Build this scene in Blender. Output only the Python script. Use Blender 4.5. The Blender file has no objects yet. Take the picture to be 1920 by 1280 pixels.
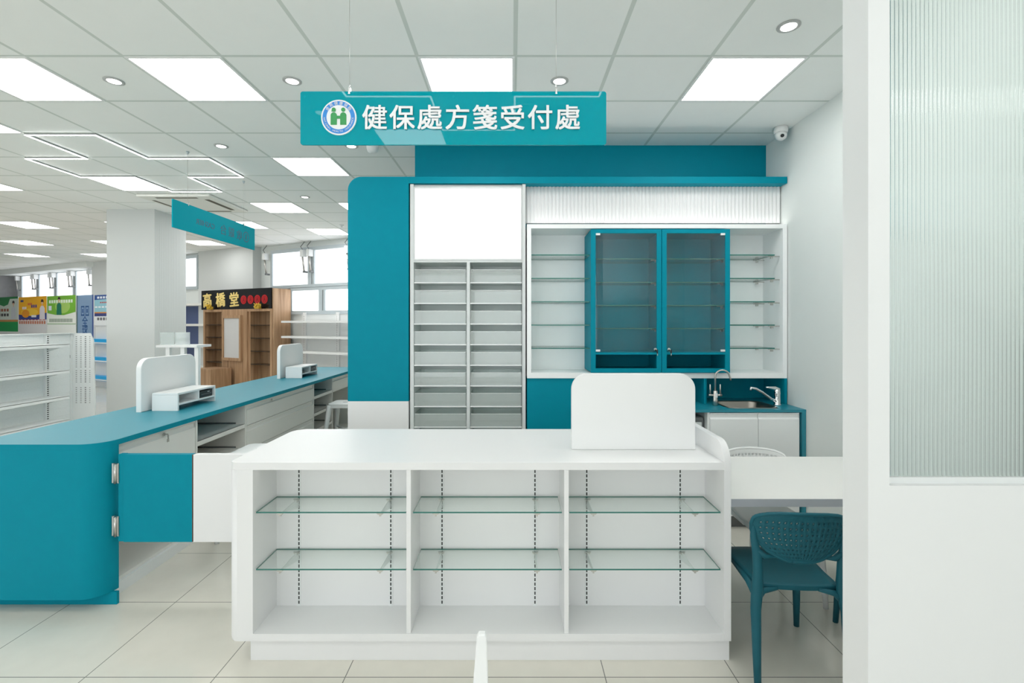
import bpy, bmesh, math, random
from mathutils import Matrix, Vector
random.seed(4)
PI = math.pi
SC = bpy.context.scene
COL = SC.collection

# ------------------------------------------------------------------ camera, world, exposure
EYE, F, CX, CY = 1.635, 906.7, 960.0, 605.0          # eye height, focal length and vanishing point in pixels of 1920x1280
cd = bpy.data.cameras.new('camera')
cd.sensor_width = 36; cd.lens = 17.0
cd.shift_y = -(640 - CY) / 1920.0
cd.clip_start = .02; cd.clip_end = 200
cam = bpy.data.objects.new('camera', cd); COL.objects.link(cam)
cam.location = (0, 0, EYE); cam.rotation_euler = (PI / 2, 0, 0)
SC.camera = cam
SC.view_settings.view_transform = 'Standard'; SC.view_settings.look = 'None'
SC.view_settings.exposure = 0.97; SC.view_settings.gamma = 1; SC.view_settings.use_curve_mapping = False
SC.cycles.use_denoising = True
SC.cycles.max_bounces = 10; SC.cycles.diffuse_bounces = 6; SC.cycles.transparent_max_bounces = 32
SC.cycles.caustics_refractive = True
wd = bpy.data.worlds.new('daylight'); SC.world = wd; wd.use_nodes = True
wd.node_tree.nodes['Background'].inputs[0].default_value = (.93, .97, 1, 1)
wd.node_tree.nodes['Background'].inputs[1].default_value = 1.25
PANEL_E = 5.0      # ceiling light panels
CEIL = 3.265

def PX(x, D): return (x - CX) * D / F
def PZ(y, D): return EYE + (CY - y) * D / F

# ------------------------------------------------------------------ materials
def lin(c):
    return tuple(((v / 255) / 12.92 if v / 255 <= .04045 else ((v / 255 + .055) / 1.055) ** 2.4) for v in c)
def new_mat(name):
    m = bpy.data.materials.new(name); m.use_nodes = True
    nt = m.node_tree
    return m, nt, nt.nodes['Principled BSDF']
def M(name, col, rough=.45, metal=0, spec=.5, emit=None, es=0, var=0, vscale=30, coat=0):
    m, nt, p = new_mat(name)
    p.inputs['Base Color'].default_value = (*col, 1)
    p.inputs['Roughness'].default_value = rough; p.inputs['Metallic'].default_value = metal
    p.inputs['Specular IOR Level'].default_value = spec
    if coat:
        p.inputs['Coat Weight'].default_value = coat; p.inputs['Coat Roughness'].default_value = .02
    if emit:
        p.inputs['Emission Color'].default_value = (*emit, 1); p.inputs['Emission Strength'].default_value = es
    if var:
        tc = nt.nodes.new('ShaderNodeTexCoord'); n = nt.nodes.new('ShaderNodeTexNoise'); n.inputs['Scale'].default_value = vscale
        n.inputs['Detail'].default_value = 5
        mx = nt.nodes.new('ShaderNodeMix'); mx.data_type = 'RGBA'
        mx.inputs[6].default_value = (*[c * (1 - var) for c in col], 1); mx.inputs[7].default_value = (*[min(1, c * (1 + var)) for c in col], 1)
        nt.links.new(tc.outputs['Object'], n.inputs['Vector']); nt.links.new(n.outputs['Fac'], mx.inputs[0]); nt.links.new(mx.outputs[2], p.inputs['Base Color'])
    return m
def clear(name, tint, refl=1.0, rough=0.0, haze=0, hazecol=(.8, .85, .83)):
    m = bpy.data.materials.new(name); m.use_nodes = True; nt = m.node_tree; nt.nodes.clear()
    out = nt.nodes.new('ShaderNodeOutputMaterial'); t = nt.nodes.new('ShaderNodeBsdfTransparent'); g = nt.nodes.new('ShaderNodeBsdfGlossy')
    t.inputs[0].default_value = (*tint, 1); g.inputs['Roughness'].default_value = rough
    lw = nt.nodes.new('ShaderNodeLayerWeight'); lw.inputs[0].default_value = .5
    pw = nt.nodes.new('ShaderNodeMath'); pw.operation = 'POWER'; pw.inputs[1].default_value = 5
    ma = nt.nodes.new('ShaderNodeMath'); ma.operation = 'MULTIPLY_ADD'; ma.inputs[1].default_value = .9 * refl; ma.inputs[2].default_value = .045 * refl
    mx = nt.nodes.new('ShaderNodeMixShader')
    nt.links.new(lw.outputs['Facing'], pw.inputs[0]); nt.links.new(pw.outputs[0], ma.inputs[0]); nt.links.new(ma.outputs[0], mx.inputs[0])
    a = t.outputs[0]
    if haze:
        d = nt.nodes.new('ShaderNodeBsdfDiffuse'); d.inputs[0].default_value = (*hazecol, 1)
        m2 = nt.nodes.new('ShaderNodeMixShader'); m2.inputs[0].default_value = haze
        nt.links.new(a, m2.inputs[1]); nt.links.new(d.outputs[0], m2.inputs[2]); a = m2.outputs[0]
    nt.links.new(a, mx.inputs[1]); nt.links.new(g.outputs[0], mx.inputs[2]); nt.links.new(mx.outputs[0], out.inputs[0])
    return m
def glow(name, col, s):
    m = bpy.data.materials.new(name); m.use_nodes = True; nt = m.node_tree; nt.nodes.clear()
    out = nt.nodes.new('ShaderNodeOutputMaterial'); e = nt.nodes.new('ShaderNodeEmission')
    e.inputs[0].default_value = (*col, 1); e.inputs[1].default_value = s; nt.links.new(e.outputs[0], out.inputs[0])
    return m
def tile_mat(name, base, line, ox, oy, pitch, lw, rough, var=.03, bump=0):
    """square tiles with joints, laid out in object space"""
    m, nt, p = new_mat(name); N = nt.nodes.new; L = nt.links.new
    tc = N('ShaderNodeTexCoord'); sp = N('ShaderNodeSeparateXYZ'); L(tc.outputs['Object'], sp.inputs[0])
    ds = []
    for ax, o in (('X', ox), ('Y', oy)):
        a = N('ShaderNodeMath'); a.operation = 'SUBTRACT'; a.inputs[1].default_value = o - pitch / 2; L(sp.outputs[ax], a.inputs[0])
        f = N('ShaderNodeMath'); f.operation = 'PINGPONG'; f.inputs[1].default_value = pitch / 2
        b = N('ShaderNodeMath'); b.operation = 'SUBTRACT'; b.inputs[0].default_value = pitch / 2
        L(a.outputs[0], f.inputs[0]); L(f.outputs[0], b.inputs[1]); ds.append(b)
    mn = N('ShaderNodeMath'); mn.operation = 'MINIMUM'; L(ds[0].outputs[0], mn.inputs[0]); L(ds[1].outputs[0], mn.inputs[1])
    lt = N('ShaderNodeMath'); lt.operation = 'LESS_THAN'; lt.inputs[1].default_value = lw / 2; L(mn.outputs[0], lt.inputs[0])
    n = N('ShaderNodeTexNoise'); n.inputs['Scale'].default_value = 9; n.inputs['Detail'].default_value = 8; L(tc.outputs['Object'], n.inputs['Vector'])
    mv = N('ShaderNodeMix'); mv.data_type = 'RGBA'
    mv.inputs[6].default_value = (*[c * (1 - var) for c in base], 1); mv.inputs[7].default_value = (*[min(1, c * (1 + var)) for c in base], 1)
    L(n.outputs['Fac'], mv.inputs[0])
    mx = N('ShaderNodeMix'); mx.data_type = 'RGBA'; L(lt.outputs[0], mx.inputs[0]); L(mv.outputs[2], mx.inputs[6]); mx.inputs[7].default_value = (*line, 1)
    L(mx.outputs[2], p.inputs['Base Color']); p.inputs['Roughness'].default_value = rough
    return m
def wood_mat(name, a, b, c):
    m, nt, p = new_mat(name); N = nt.nodes.new; L = nt.links.new
    tc = N('ShaderNodeTexCoord'); mp = N('ShaderNodeMapping'); mp.inputs['Scale'].default_value = (14, 14, .7); L(tc.outputs['Object'], mp.inputs[0])
    n = N('ShaderNodeTexNoise'); n.inputs['Scale'].default_value = 1.5; n.inputs['Detail'].default_value = 6; n.inputs['Distortion'].default_value = .4
    L(mp.outputs[0], n.inputs['Vector'])
    r = N('ShaderNodeValToRGB'); r.color_ramp.elements[0].position = .3; r.color_ramp.elements[0].color = (*a, 1)
    r.color_ramp.elements[1].position = .7; r.color_ramp.elements[1].color = (*c, 1)
    e = r.color_ramp.elements.new(.5); e.color = (*b, 1)
    L(n.outputs['Fac'], r.inputs[0]); L(r.outputs[0], p.inputs['Base Color']); p.inputs['Roughness'].default_value = .4
    return m

WHITE = M('white_laminate', (.78, .78, .78), .38)
CABW = M('white_cabinet_board', (.89, .90, .895), .38)
WALLW = M('white_wall_paint', (.76, .79, .77), .7, var=.015, vscale=6)
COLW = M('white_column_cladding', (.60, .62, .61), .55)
PARTW = M('white_partition_paint', (.80, .805, .805), .6)
CREAM = M('cream_laminate', (.78, .77, .73), .4)
GREYW = M('pale_grey_metal', (.78, .80, .795), .4)
MESHW = M('pale_perforated_back_panel', (.80, .83, .825), .5, var=.06, vscale=60)
TEAL = M('teal_laminate', (.0, .24, .325), .5, spec=.10, var=.05, vscale=14)
TEALTOP = M('teal_worktop', (.0, .235, .315), .42, spec=.9, var=.03, vscale=20)
TEALD = M('deep_teal_laminate', (.003, .15, .20), .5, spec=.3)
TEALP = M('teal_moulded_plastic', (.010, .102, .135), .5, spec=.25, var=.05, vscale=40)
SIGN = M('teal_acrylic', (.0, .315, .385), .4, spec=0, coat=1)
SIGN.node_tree.nodes['Principled BSDF'].inputs['Coat IOR'].default_value = 1.33
SIGNB = M('teal_acrylic_back', (.0, .33, .41), .45, spec=.05)
GHOST = M('painted_letter_shade', (.02, .12, .18), .4)  # dark inlay colour imitating the letters' shade through the board
LETW = M('white_letters', (.86, .86, .87), .4)
WHITEP = M('white_plastic', (.82, .825, .82), .35)
STEEL = M('brushed_steel', (.55, .53, .50), .28, 1)
CHROME = M('chrome', (.8, .8, .8), .08, 1)
SLOT = M('dark_slot', (.03, .03, .03), .6)
BLACK = M('black_plastic', (.012, .013, .015), .35)
DGREY = M('dark_grey_metal', (.16, .17, .17), .4)
GREY = M('grey_plaster', (.30, .30, .31), .9, var=.12, vscale=8)
ALU = M('aluminium_frame', (.50, .56, .59), .4)
NAVY = M('navy_panel', (.085, .12, .25), .5)
BLUE = M('bright_blue_strip', (.02, .42, .85), .35)
GOLD = M('gold_leaf', (.75, .5, .06), .3, .6)
GOLDL = M('gold_letters', (.80, .62, .22), .4)
RED = M('red_lacquer', (.55, .01, .015), .3)
REDD = M('dark_red_lacquer', (.22, .0, .005), .3)
LACQ = M('black_lacquer', (.006, .007, .010), .18)
GREEN = M('logo_green', (.045, .33, .10), .4)
LBLUE = M('logo_blue', (.04, .27, .72), .4)
WOOD = wood_mat('oak_veneer', (.29, .165, .085), (.41, .25, .14), (.52, .34, .205))
WOODD = wood_mat('dark_oak_interior', (.24, .135, .07), (.33, .20, .11), (.42, .27, .16))
CLEAR = clear('clear_glass', (.975, .99, .985))
DRAWG = clear('clear_drawer_plastic', (.95, .97, .96), haze=.2, hazecol=(.92, .94, .93))
TRAYM = clear('frosted_drawer_plastic', (.92, .96, .95), rough=.1, haze=.26, hazecol=(.95, .96, .955))
SHELFG = clear('shelf_glass', (.955, .985, .975), haze=.012)
EDGE = M('green_glass_edge', (.02, .16, .13), .15)
SMOKE = clear('smoked_shelf_glass', (.2, .18, .17))
PANEL = glow('ceiling_panel_diffuser', (1, 1, .985), PANEL_E)
LINEL = glow('line_light_diffuser', (1, 1, .99), 6.0)
DOWN = glow('downlight_lens', (1, .98, .95), 3.0)
BOXL = glow('lightbox_screen', (1, 1, 1), .62)
DAYP = glow('frosted_daylit_pane', (.93, .96, 1), 1.05)
DAYL = glow('bright_daylit_pane', (.97, .985, 1), 1.5)
LED = glow('led_strip', (1, 1, .97), 3.0)
CEILM = tile_mat('ceiling_tiles', (.88, .895, .88), (.63, .67, .635), .02, 2.956, .6, .024, .85, .012)
FLOORM = tile_mat('polished_floor_tiles', (.71, .685, .61), (.22, .22, .20), .43, 2.232, .6, .0045, .13, .05)

# ------------------------------------------------------------------ mesh building
MW = {}
def rrect(x0, x1, y0, y1, r, n=8):
    """rounded rectangle; r = radius or (bl, br, tr, tl)"""
    rs = r if isinstance(r, (tuple, list)) else (r,) * 4
    P = []
    for (cx, cy, sx, sy, a0, q) in ((x0, y0, 1, 1, PI, rs[0]), (x1, y0, -1, 1, 1.5 * PI, rs[1]), (x1, y1, -1, -1, 0, rs[2]), (x0, y1, 1, -1, .5 * PI, rs[3])):
        if q <= 0: P.append((cx, cy)); continue
        for k in range(n + 1):
            a = a0 + k / n * PI / 2
            P.append((cx + sx * q + q * math.cos(a), cy + sy * q + q * math.sin(a)))
    return P
def disc(cx, cy, r, n=24, ry=None):
    return [(cx + r * math.cos(2 * PI * k / n), cy + (ry or r) * math.sin(2 * PI * k / n)) for k in range(n)]
class B:
    def __init__(s, mat=None): s.bm = bmesh.new(); s.mats = []; s.mi = 0; s.m(mat or WHITE)
    def m(s, mat):
        if mat not in s.mats: s.mats.append(mat)
        s.mi = s.mats.index(mat); return s
    def box(s, x0, x1, y0, y1, z0, z1, bev=0, seg=2):
        t = bmesh.new()
        v = [t.verts.new((x, y, z)) for x in (x0, x1) for y in (y0, y1) for z in (z0, z1)]
        for f in ((0, 1, 3, 2), (4, 6, 7, 5), (0, 4, 5, 1), (2, 3, 7, 6), (0, 2, 6, 4), (1, 5, 7, 3)): t.faces.new([v[i] for i in f])
        bmesh.ops.recalc_face_normals(t, faces=t.faces)
        if bev: bmesh.ops.bevel(t, geom=t.edges[:], offset=bev, segments=seg, affect='EDGES', profile=.5)
        s._merge(t); return s
    def _merge(s, t):
        mp = {v: s.bm.verts.new(v.co) for v in t.verts}
        for f in t.faces:
            try: g = s.bm.faces.new([mp[v] for v in f.verts])
            except ValueError: continue
            g.material_index = s.mi; g.smooth = f.smooth
        for e in t.edges:
            if not e.smooth:
                q = s.bm.edges.get((mp[e.verts[0]], mp[e.verts[1]]))
                if q: q.smooth = False
        t.free()
    def face(s, pts):
        f = s.bm.faces.new([s.bm.verts.new(p) for p in pts]); f.material_index = s.mi; return f
    def prism(s, poly, plane, a, b, bev=0, smooth=False):
        """poly in plane 'xy','xz','yz' extruded along the third axis from a to b"""
        def P(p, c): return {'xy': (p[0], p[1], c), 'xz': (p[0], c, p[1]), 'yz': (c, p[0], p[1])}[plane]
        t = bmesh.new()
        A = [t.verts.new(P(p, a)) for p in poly]; Bv = [t.verts.new(P(p, b)) for p in poly]
        caps = [t.faces.new(A), t.faces.new(Bv[::-1])]
        n = len(poly)
        for i in range(n):
            f = t.faces.new((A[i], Bv[i], Bv[(i + 1) % n], A[(i + 1) % n])); f.smooth = smooth
        bmesh.ops.recalc_face_normals(t, faces=t.faces)
        if bev:
            e = [e for e in t.edges if any(f in caps for f in e.link_faces)]
            bmesh.ops.bevel(t, geom=e, offset=bev, segments=2, affect='EDGES', profile=.5)
        if smooth:
            for e in t.edges:
                if len(e.link_faces) == 2 and e.calc_face_angle(0) > .38: e.smooth = False
        s._merge(t); return s
    def sweep(s, pts, r, n=12, cap=True, flat=1.0, up=None):
        """tube along pts; r a radius or list; flat squeezes the second axis"""
        pts = [Vector(p) for p in pts]; m = len(pts)
        rs = r if isinstance(r, (list, tuple)) else [r] * m
        rings = []; prev = None
        for i, p in enumerate(pts):
            d = (pts[min(i + 1, m - 1)] - pts[max(i - 1, 0)]).normalized()
            if prev is None:
                ref = Vector(up) if up else (Vector((0, 0, 1)) if abs(d.z) < .9 else Vector((1, 0, 0)))
                a = (ref - d * ref.dot(d)).normalized()
            else: a = (prev - d * prev.dot(d)).normalized()
            prev = a; c = d.cross(a)
            rings.append([s.bm.verts.new(p + a * (math.cos(2 * PI * k / n) * rs[i]) + c * (math.sin(2 * PI * k / n) * rs[i] * flat)) for k in range(n)])
        for i in range(m - 1):
            for k in range(n):
                f = s.bm.faces.new((rings[i][k], rings[i][(k + 1) % n], rings[i + 1][(k + 1) % n], rings[i + 1][k])); f.material_index = s.mi; f.smooth = True
        if cap:
            for q in (rings[0][::-1], rings[-1]):
                f = s.bm.faces.new(q); f.material_index = s.mi
        return s
    def lathe(s, cx, cy, prof, n=24):
        rings = [[s.bm.verts.new((cx + r * math.cos(2 * PI * k / n), cy + r * math.sin(2 * PI * k / n), z)) for k in range(n)] for r, z in prof]
        for i in range(len(rings) - 1):
            for k in range(n):
                f = s.bm.faces.new((rings[i][k], rings[i][(k + 1) % n], rings[i + 1][(k + 1) % n], rings[i + 1][k])); f.material_index = s.mi; f.smooth = True
        for q in (rings[0][::-1], rings[-1]):
            f = s.bm.faces.new(q); f.material_index = s.mi
        return s
    def text(s, body, size, mat4, extrude=.001, offset=0.0, center=True):
        c = bpy.data.curves.new('t', 'FONT'); c.body = body; c.size = size; c.extrude = extrude; c.offset = offset; c.resolution_u = 4
        o = bpy.data.objects.new('t', c); COL.objects.link(o)
        dg = bpy.context.evaluated_depsgraph_get()
        me = bpy.data.meshes.new_from_object(o.evaluated_get(dg))
        t = bmesh.new(); t.from_mesh(me)
        if center and t.verts:
            xs = [v.co.x for v in t.verts]; ys = [v.co.y for v in t.verts]
            ox, oy = (min(xs) + max(xs)) / 2, (min(ys) + max(ys)) / 2
            for v in t.verts: v.co.x -= ox; v.co.y -= oy
        t.transform(mat4)
        s._merge(t)
        bpy.data.objects.remove(o); bpy.data.curves.remove(c); bpy.data.meshes.remove(me)
        return s
    def obj(s, name, parent=None, local=False, label=None, **kw):
        bmesh.ops.recalc_face_normals(s.bm, faces=s.bm.faces)
        if parent is not None and not local: s.bm.transform(MW[parent].inverted())
        me = bpy.data.meshes.new(name); s.bm.to_mesh(me); s.bm.free()
        for m in s.mats: me.materials.append(m)
        o = bpy.data.objects.new(name, me); COL.objects.link(o)
        if parent is not None: o.parent = parent; MW[o] = MW[parent]
        else: MW[o] = Matrix.Identity(4)
        if label: o['label'] = label
        for k, v in kw.items(): o[k] = v
        return o
def thing(name, label, cat, loc, rotz=0, group=None, kind=None):
    o = bpy.data.objects.new(name, None); COL.objects.link(o)
    o.location = loc; o.rotation_euler = (0, 0, rotz); o.empty_display_size = .05
    MW[o] = Matrix.Translation(Vector(loc)) @ Matrix.Rotation(rotz, 4, 'Z')
    o['label'] = label; o['category'] = cat
    if group: o['group'] = group
    if kind: o['kind'] = kind
    return o
def copy_thing(src, loc, rotz=None, label=None):
    r = src.copy(); COL.objects.link(r); r.location = loc
    if rotz is not None: r.rotation_euler = (0, 0, rotz)
    if label: r['label'] = label
    for ch in list(src.children):
        c = ch.copy(); COL.objects.link(c); c.parent = r
        for g in list(ch.children):
            d = g.copy(); COL.objects.link(d); d.parent = c
    return r
def struct(b, name, label, cat):
    return b.obj(name, kind='structure', label=label, category=cat)
def pane_box(b, x0, x1, y0, y1, z0, z1, face_axis='z', mat=SHELFG, edge=EDGE):
    """glass sheet whose narrow sides show the green edge"""
    c = [(x0, x1), (y0, y1), (z0, z1)]
    V = lambda i, j, k: (c[0][i], c[1][j], c[2][k])
    faces = {'x': ([(0,0,0),(0,1,0),(0,1,1),(0,0,1)], [(1,0,0),(1,0,1),(1,1,1),(1,1,0)]),
             'y': ([(0,0,0),(0,0,1),(1,0,1),(1,0,0)], [(0,1,0),(1,1,0),(1,1,1),(0,1,1)]),
             'z': ([(0,0,0),(1,0,0),(1,1,0),(0,1,0)], [(0,0,1),(0,1,1),(1,1,1),(1,0,1)])}
    t = {}
    vs = {k: b.bm.verts.new(V(*k)) for k in [(i, j, k) for i in (0, 1) for j in (0, 1) for k in (0, 1)]}
    for ax, two in faces.items():
        b.m(mat if ax == face_axis else edge)
        for f in two:
            q = b.bm.faces.new([vs[k] for k in f]); q.material_index = b.mi
    return b
TXT = Matrix(((1, 0, 0, 0), (0, 0, -1, 0), (0, 1, 0, 0), (0, 0, 0, 1)))      # text lying in x-z, facing -y

# back wall of the shop: runs obliquely, local x to the right along it, local y into it
WA = math.radians(-26.0)
P0 = Vector((-3.19, 9.35)); U = Vector((-math.cos(WA), -math.sin(WA))); NN = Vector((math.sin(WA), -math.cos(WA)))
def wall_s(px, v=0):
    t = (px - CX) / F
    return (t * (P0.y + v * NN.y) - (P0.x + v * NN.x)) / (U.x - t * U.y)
def wall_p(px, v=0, s=None):
    p = P0 + U * (wall_s(px, v) if s is None else s) + NN * v
    return p

# ------------------------------------------------------------------ shell of the room
b = B(FLOORM); b.box(-20, 2.5, -4.2, 20, -.05, 0); struct(b, 'floor', 'polished beige square floor tiles with thin dark joints', 'floor')
b = B(CEILM); b.box(-20, 2.5, -4.2, 20, CEIL, CEIL + .05); struct(b, 'ceiling', 'white suspended ceiling of square tiles on a metal grid', 'ceiling')
b = B(WALLW); b.box(2.33, 2.5, -4.2, 4.0, 0, CEIL); b.box(2.335, 2.5, 4.0, 14, 0, CEIL); struct(b, 'wall_right', 'plain white right side wall beside the sink', 'wall')
b = B(TEAL); b.box(-.892, 2.335, 4.445, 4.6, 0, CEIL);
struct(b, 'wall_rear', 'teal painted wall above the ledge of the back cabinets', 'wall')
b = B(WALLW); b.box(-20, 2.5, -4.2, -4.1, 0, .25); b.box(-20, 2.5, -4.2, -4.1, 2.85, CEIL)
for x in (-20, -9.2, -5.2, -1.2, 2.2): b.box(x, x + .25, -4.2, -4.1, .25, 2.85)
struct(b, 'wall_front', 'white shopfront wall with wide window openings', 'wall')
b = B(WALLW); b.box(-20.1, -20, -4.2, 20, 0, CEIL); struct(b, 'wall_left', 'white far left side wall of the shop', 'wall')

# oblique back wall and what is fixed to it (local frame: origin at P0)
def wall_obj(b, name, label, cat):
    o = b.obj(name, kind='structure', label=label, category=cat)
    o.location = (P0.x, P0.y, 0); o.rotation_euler = (0, 0, WA); return o
SEND = wall_s(33)
b = B(WALLW); b.box(-SEND - .2, 7, 0, .15, 0, CEIL)
sa, sb2 = wall_s(372, .2), wall_s(474, .2)
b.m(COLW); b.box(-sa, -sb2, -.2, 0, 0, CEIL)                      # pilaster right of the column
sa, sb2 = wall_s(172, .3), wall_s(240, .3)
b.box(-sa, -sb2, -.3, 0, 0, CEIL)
b.m(WALLW); b.box(-SEND, -wall_s(200), -.45, 0, 3.12, CEIL)
wall_obj(b, 'wall_back', 'white back wall of the shop with pilasters and high windows', 'wall')
b = B(GREY); b.box(-SEND - .2, -SEND, -7, 0, 0, CEIL); wall_obj(b, 'wall_far', 'rough grey plaster wall at the far left end', 'wall')

# square column in the shop
b = B(COLW)
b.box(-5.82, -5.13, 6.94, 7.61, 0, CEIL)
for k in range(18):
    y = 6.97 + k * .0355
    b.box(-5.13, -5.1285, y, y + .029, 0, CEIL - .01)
struct(b, 'trim_1', 'square white column with fine vertical grooves on its right side', 'column')

# partition with reeded glass at the right
PY0, PY1 = 1.55, 1.67; XP = PX(1628, PY0)
GX0, GZ0 = PX(1668, PY0), PZ(910, PY0)
b = B(PARTW)
b.box(XP, GX0, PY0, PY1, 0, CEIL); b.box(GX0, 2.33, PY0, PY1, 0, GZ0)
struct(b, 'wall_partition', 'white partition wall at the right framing ribbed glass', 'wall')
wn = thing('window_1', 'tall vertically ribbed glass pane in the right partition', 'window', ((GX0 + 2.33) / 2, PY0, GZ0), kind='structure')
b = B(ALU); b.m(GREYW); b.box(GX0, 2.33, PY0 + .02, PY0 + .07, GZ0, GZ0 + .02); b.obj('bottom_channel', wn)
gm, nt, _p = new_mat('reeded_glass'); nt.nodes.clear()
go = nt.nodes.new('ShaderNodeOutputMaterial'); gg = nt.nodes.new('ShaderNodeBsdfGlass'); gg.inputs['Color'].default_value = (.965, .992, .983, 1)
gg.inputs['IOR'].default_value = 1.45; gg.inputs['Roughness'].default_value = .04; nt.links.new(gg.outputs[0], go.inputs[0])
b = B(gm); pitch = .0139; NF = int((2.33 - GX0) / pitch); prof = []
for i in range(NF):
    for k in range(8):
        u = k / 8; prof.append((GX0 + .001 + (i + u) * pitch, PY0 + .033 - .0040 * math.sqrt(max(0, 1 - (2 * u - 1) ** 2 * .97))))
prof.append((GX0 + .001 + NF * pitch, PY0 + .033))
bot = [b.bm.verts.new((x, y, GZ0 + .018)) for x, y in prof]; top = [b.bm.verts.new((x, y, CEIL - .002)) for x, y in prof]
for i in range(len(prof) - 1):
    f = b.bm.faces.new((bot[i], bot[i + 1], top[i + 1], top[i])); f.smooth = (i % 8 not in ())
q = [b.bm.verts.new(p) for p in ((prof[0][0], PY0 + .042, GZ0 + .018), (prof[-1][0], PY0 + .042, GZ0 + .018), (prof[-1][0], PY0 + .042, CEIL - .002), (prof[0][0], PY0 + .042, CEIL - .002))]
b.bm.faces.new((q[1], q[0], q[3], q[2]))
b.bm.faces.new((bot[0], top[0], q[3], q[0])); b.bm.faces.new((bot[-1], q[1], q[2], top[-1]))
b.bm.faces.new(bot[::-1] + [q[0], q[1]]); b.bm.faces.new(top + [q[2], q[3]])
b.obj('ribbed_pane', wn)

# high windows of the back wall
def win(n, pxa, pxb, z0, z1, sashes, label, pane, closers=True, low=None):
    sa, sb = wall_s(pxa, .05), wall_s(pxb, .05)
    L = sa - sb
    p = wall_p(0, 0, sa)
    w = thing('window_%d' % n, label, 'window', (p.x, p.y, z0), WA, kind='structure')
    H = z1 - z0
    b = B(ALU); t = .07
    b.box(0, L, -.06, 0, -t, 0); b.box(0, L, -.06, 0, H, H + t)
    for x in (0, L - .05): b.box(x, x + .05, -.06, 0, 0, H)
    for k in range(1, sashes): b.box(L * k / sashes - .09, L * k / sashes + .09, -.06, 0, 0, H); b.m(DGREY); b.box(L * k / sashes + .02, L * k / sashes + .035, -.064, -.06, 0, H); b.m(ALU)
    b.obj('window_frame', w, local=True)
    b = B(pane); b.box(.04, L - .04, -.03, -.02, 0, H); b.obj('pane', w, local=True)
    if closers:
        for k in range(sashes):
            for sgn, cx in ((1, L * k / sashes + .03), (-1, L * (k + 1) / sashes - .15)):
                if sgn > 0 and k == 0: cx = -.08
                b = B(WHITEP); b.box(cx - .04, cx + .04, -.17, -.06, H - .13, H + .01, .006)
                b.m(STEEL); b.sweep([(cx, -.14, H - .1), (cx + .04, -.13, H - .42)], .018, 8)
                b.m(DGREY); b.box(cx + .02, cx + .06, -.15, -.06, H - .45, H - .415)
                b.sweep([(cx, -.12, H), (cx - .06, -.13, H + .08), (cx + .02, -.1, H + .18)], .008, 6)
                b.obj('window_closer', w, local=True)
    return w
win(2, 508, 668, PZ(536, 10.2), PZ(476, 10.2), 2, 'high frosted window with two sashes above the white wall shelves', DAYP)
win(3, 545, 668, PZ(583, 10.0), PZ(546, 10.0), 2, 'low bright window strip just above the white wall shelves', DAYL, False)
win(4, 318, 371, PZ(540, 12), PZ(490, 12), 1, 'narrow frosted window between the square column and the pilaster', DAYP, False)
win(5, 40, 178, 2.2, 3.1, 4, 'row of four frosted windows above the advertising posters', DAYP)

# ------------------------------------------------------------------ ceiling lamps
def panel_light(x, row, label):
    y = 2.956 + .6 * row + .3
    t = thing('ceiling_light', label, 'ceiling light', (x, y, CEIL), group='square ceiling light panels')
    b = B(WHITEP)
    for a in (-1, 1):
        b.box(x + a * .288 - .008, x + a * .288 + .008, y - .296, y + .296, CEIL - .006, CEIL - .0005)
        b.box(x - .28, x + .28, y + a * .288 - .008, y + a * .288 + .008, CEIL - .006, CEIL - .0005)
    b.obj('frame', t)
    b = B(PANEL); b.box(x - .28, x + .28, y - .28, y + .28, CEIL - .005, CEIL - .001); b.obj('diffuser', t)
LIGHTS = [(-.28, 0, 'square ceiling light panel directly behind the large hanging teal sign'),
    (1.52, 0, 'square ceiling light panel closest to the right side wall'),
    (-2.08, 0, 'large square light panel left of the big sign, above the line lamp'),
    (-3.28, 0, 'large square light panel cut by the upper left edge of the photo'),
    (-4.48, 1, 'light panel sliver at the left edge beside the cross-shaped line lamp'),
    (-2.08, 3, 'square light panel just left of the teal pillar top'),
    (-4.48, 4, 'square light panel tucked in a corner of the cross-shaped line lamp'),
    (-6.28, 4, 'small light panel sliver at the left edge below the line lamp'),
    (-3.28, 6, 'square light panel right behind the cashier sign wire'),
    (-2.08, 6, 'square light panel half hidden by the teal pillar edge'),
    (-4.48, 8, 'light panel partly hidden behind the top of the cashier sign'),
    (-8.08, 8, 'long-looking light panel at the left edge, level with the column top'),
    (-6.28, 8, 'light panel half hidden by the left edge of the square column'),
    (-3.28, 9, 'small light panel above the far windows, left of the pillar'),
    (-6.28, 11, 'light panel showing just right of the square column'),
    (-8.08, 11, 'light panel touching the left edge of the square column'),
    (-9.88, 11, 'light panel at the left edge in the third far row'),
    (-9.88, 14, 'farthest light panel left of the square column'),
    (-11.68, 14, 'thin light panel at the left edge above the posters'),
    (-.88, -5, 'square ceiling light panel overhead in front of the counter'),
    (1.52, -2, 'added unseen ceiling light panel above the consulting table'),  # added out of view to brighten the table and sink area
    (1.52, -5, 'added unseen ceiling light panel in front of the partition'),  # this and the next two: unseen panels added for general room light
    (-3.28, -5, 'added unseen ceiling light panel over the shop entrance'),
    (-5.68, -2, 'added unseen ceiling light panel over the left aisle'),
    (-11.68, 11, 'added unseen ceiling light panel in front of the green poster shelf'),  # from here down: unseen panels added to brighten posters, gondola and left side
    (-13.48, 14, 'added unseen ceiling light panel over the leftmost poster shelf'),
    (-11.68, 7, 'added unseen ceiling light panel over the left wall aisle'),
    (-6.28, 1, 'added unseen ceiling light panel over the gondola shelving'),
    (-4.48, -2, 'added unseen ceiling light panel in front of the teal counter end'),
    (-8.08, 2, 'added unseen ceiling light panel over the far left aisle')]
for a in LIGHTS: panel_light(*a)
DRING = M('downlight_trim', (.45, .46, .455), .5)
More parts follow.
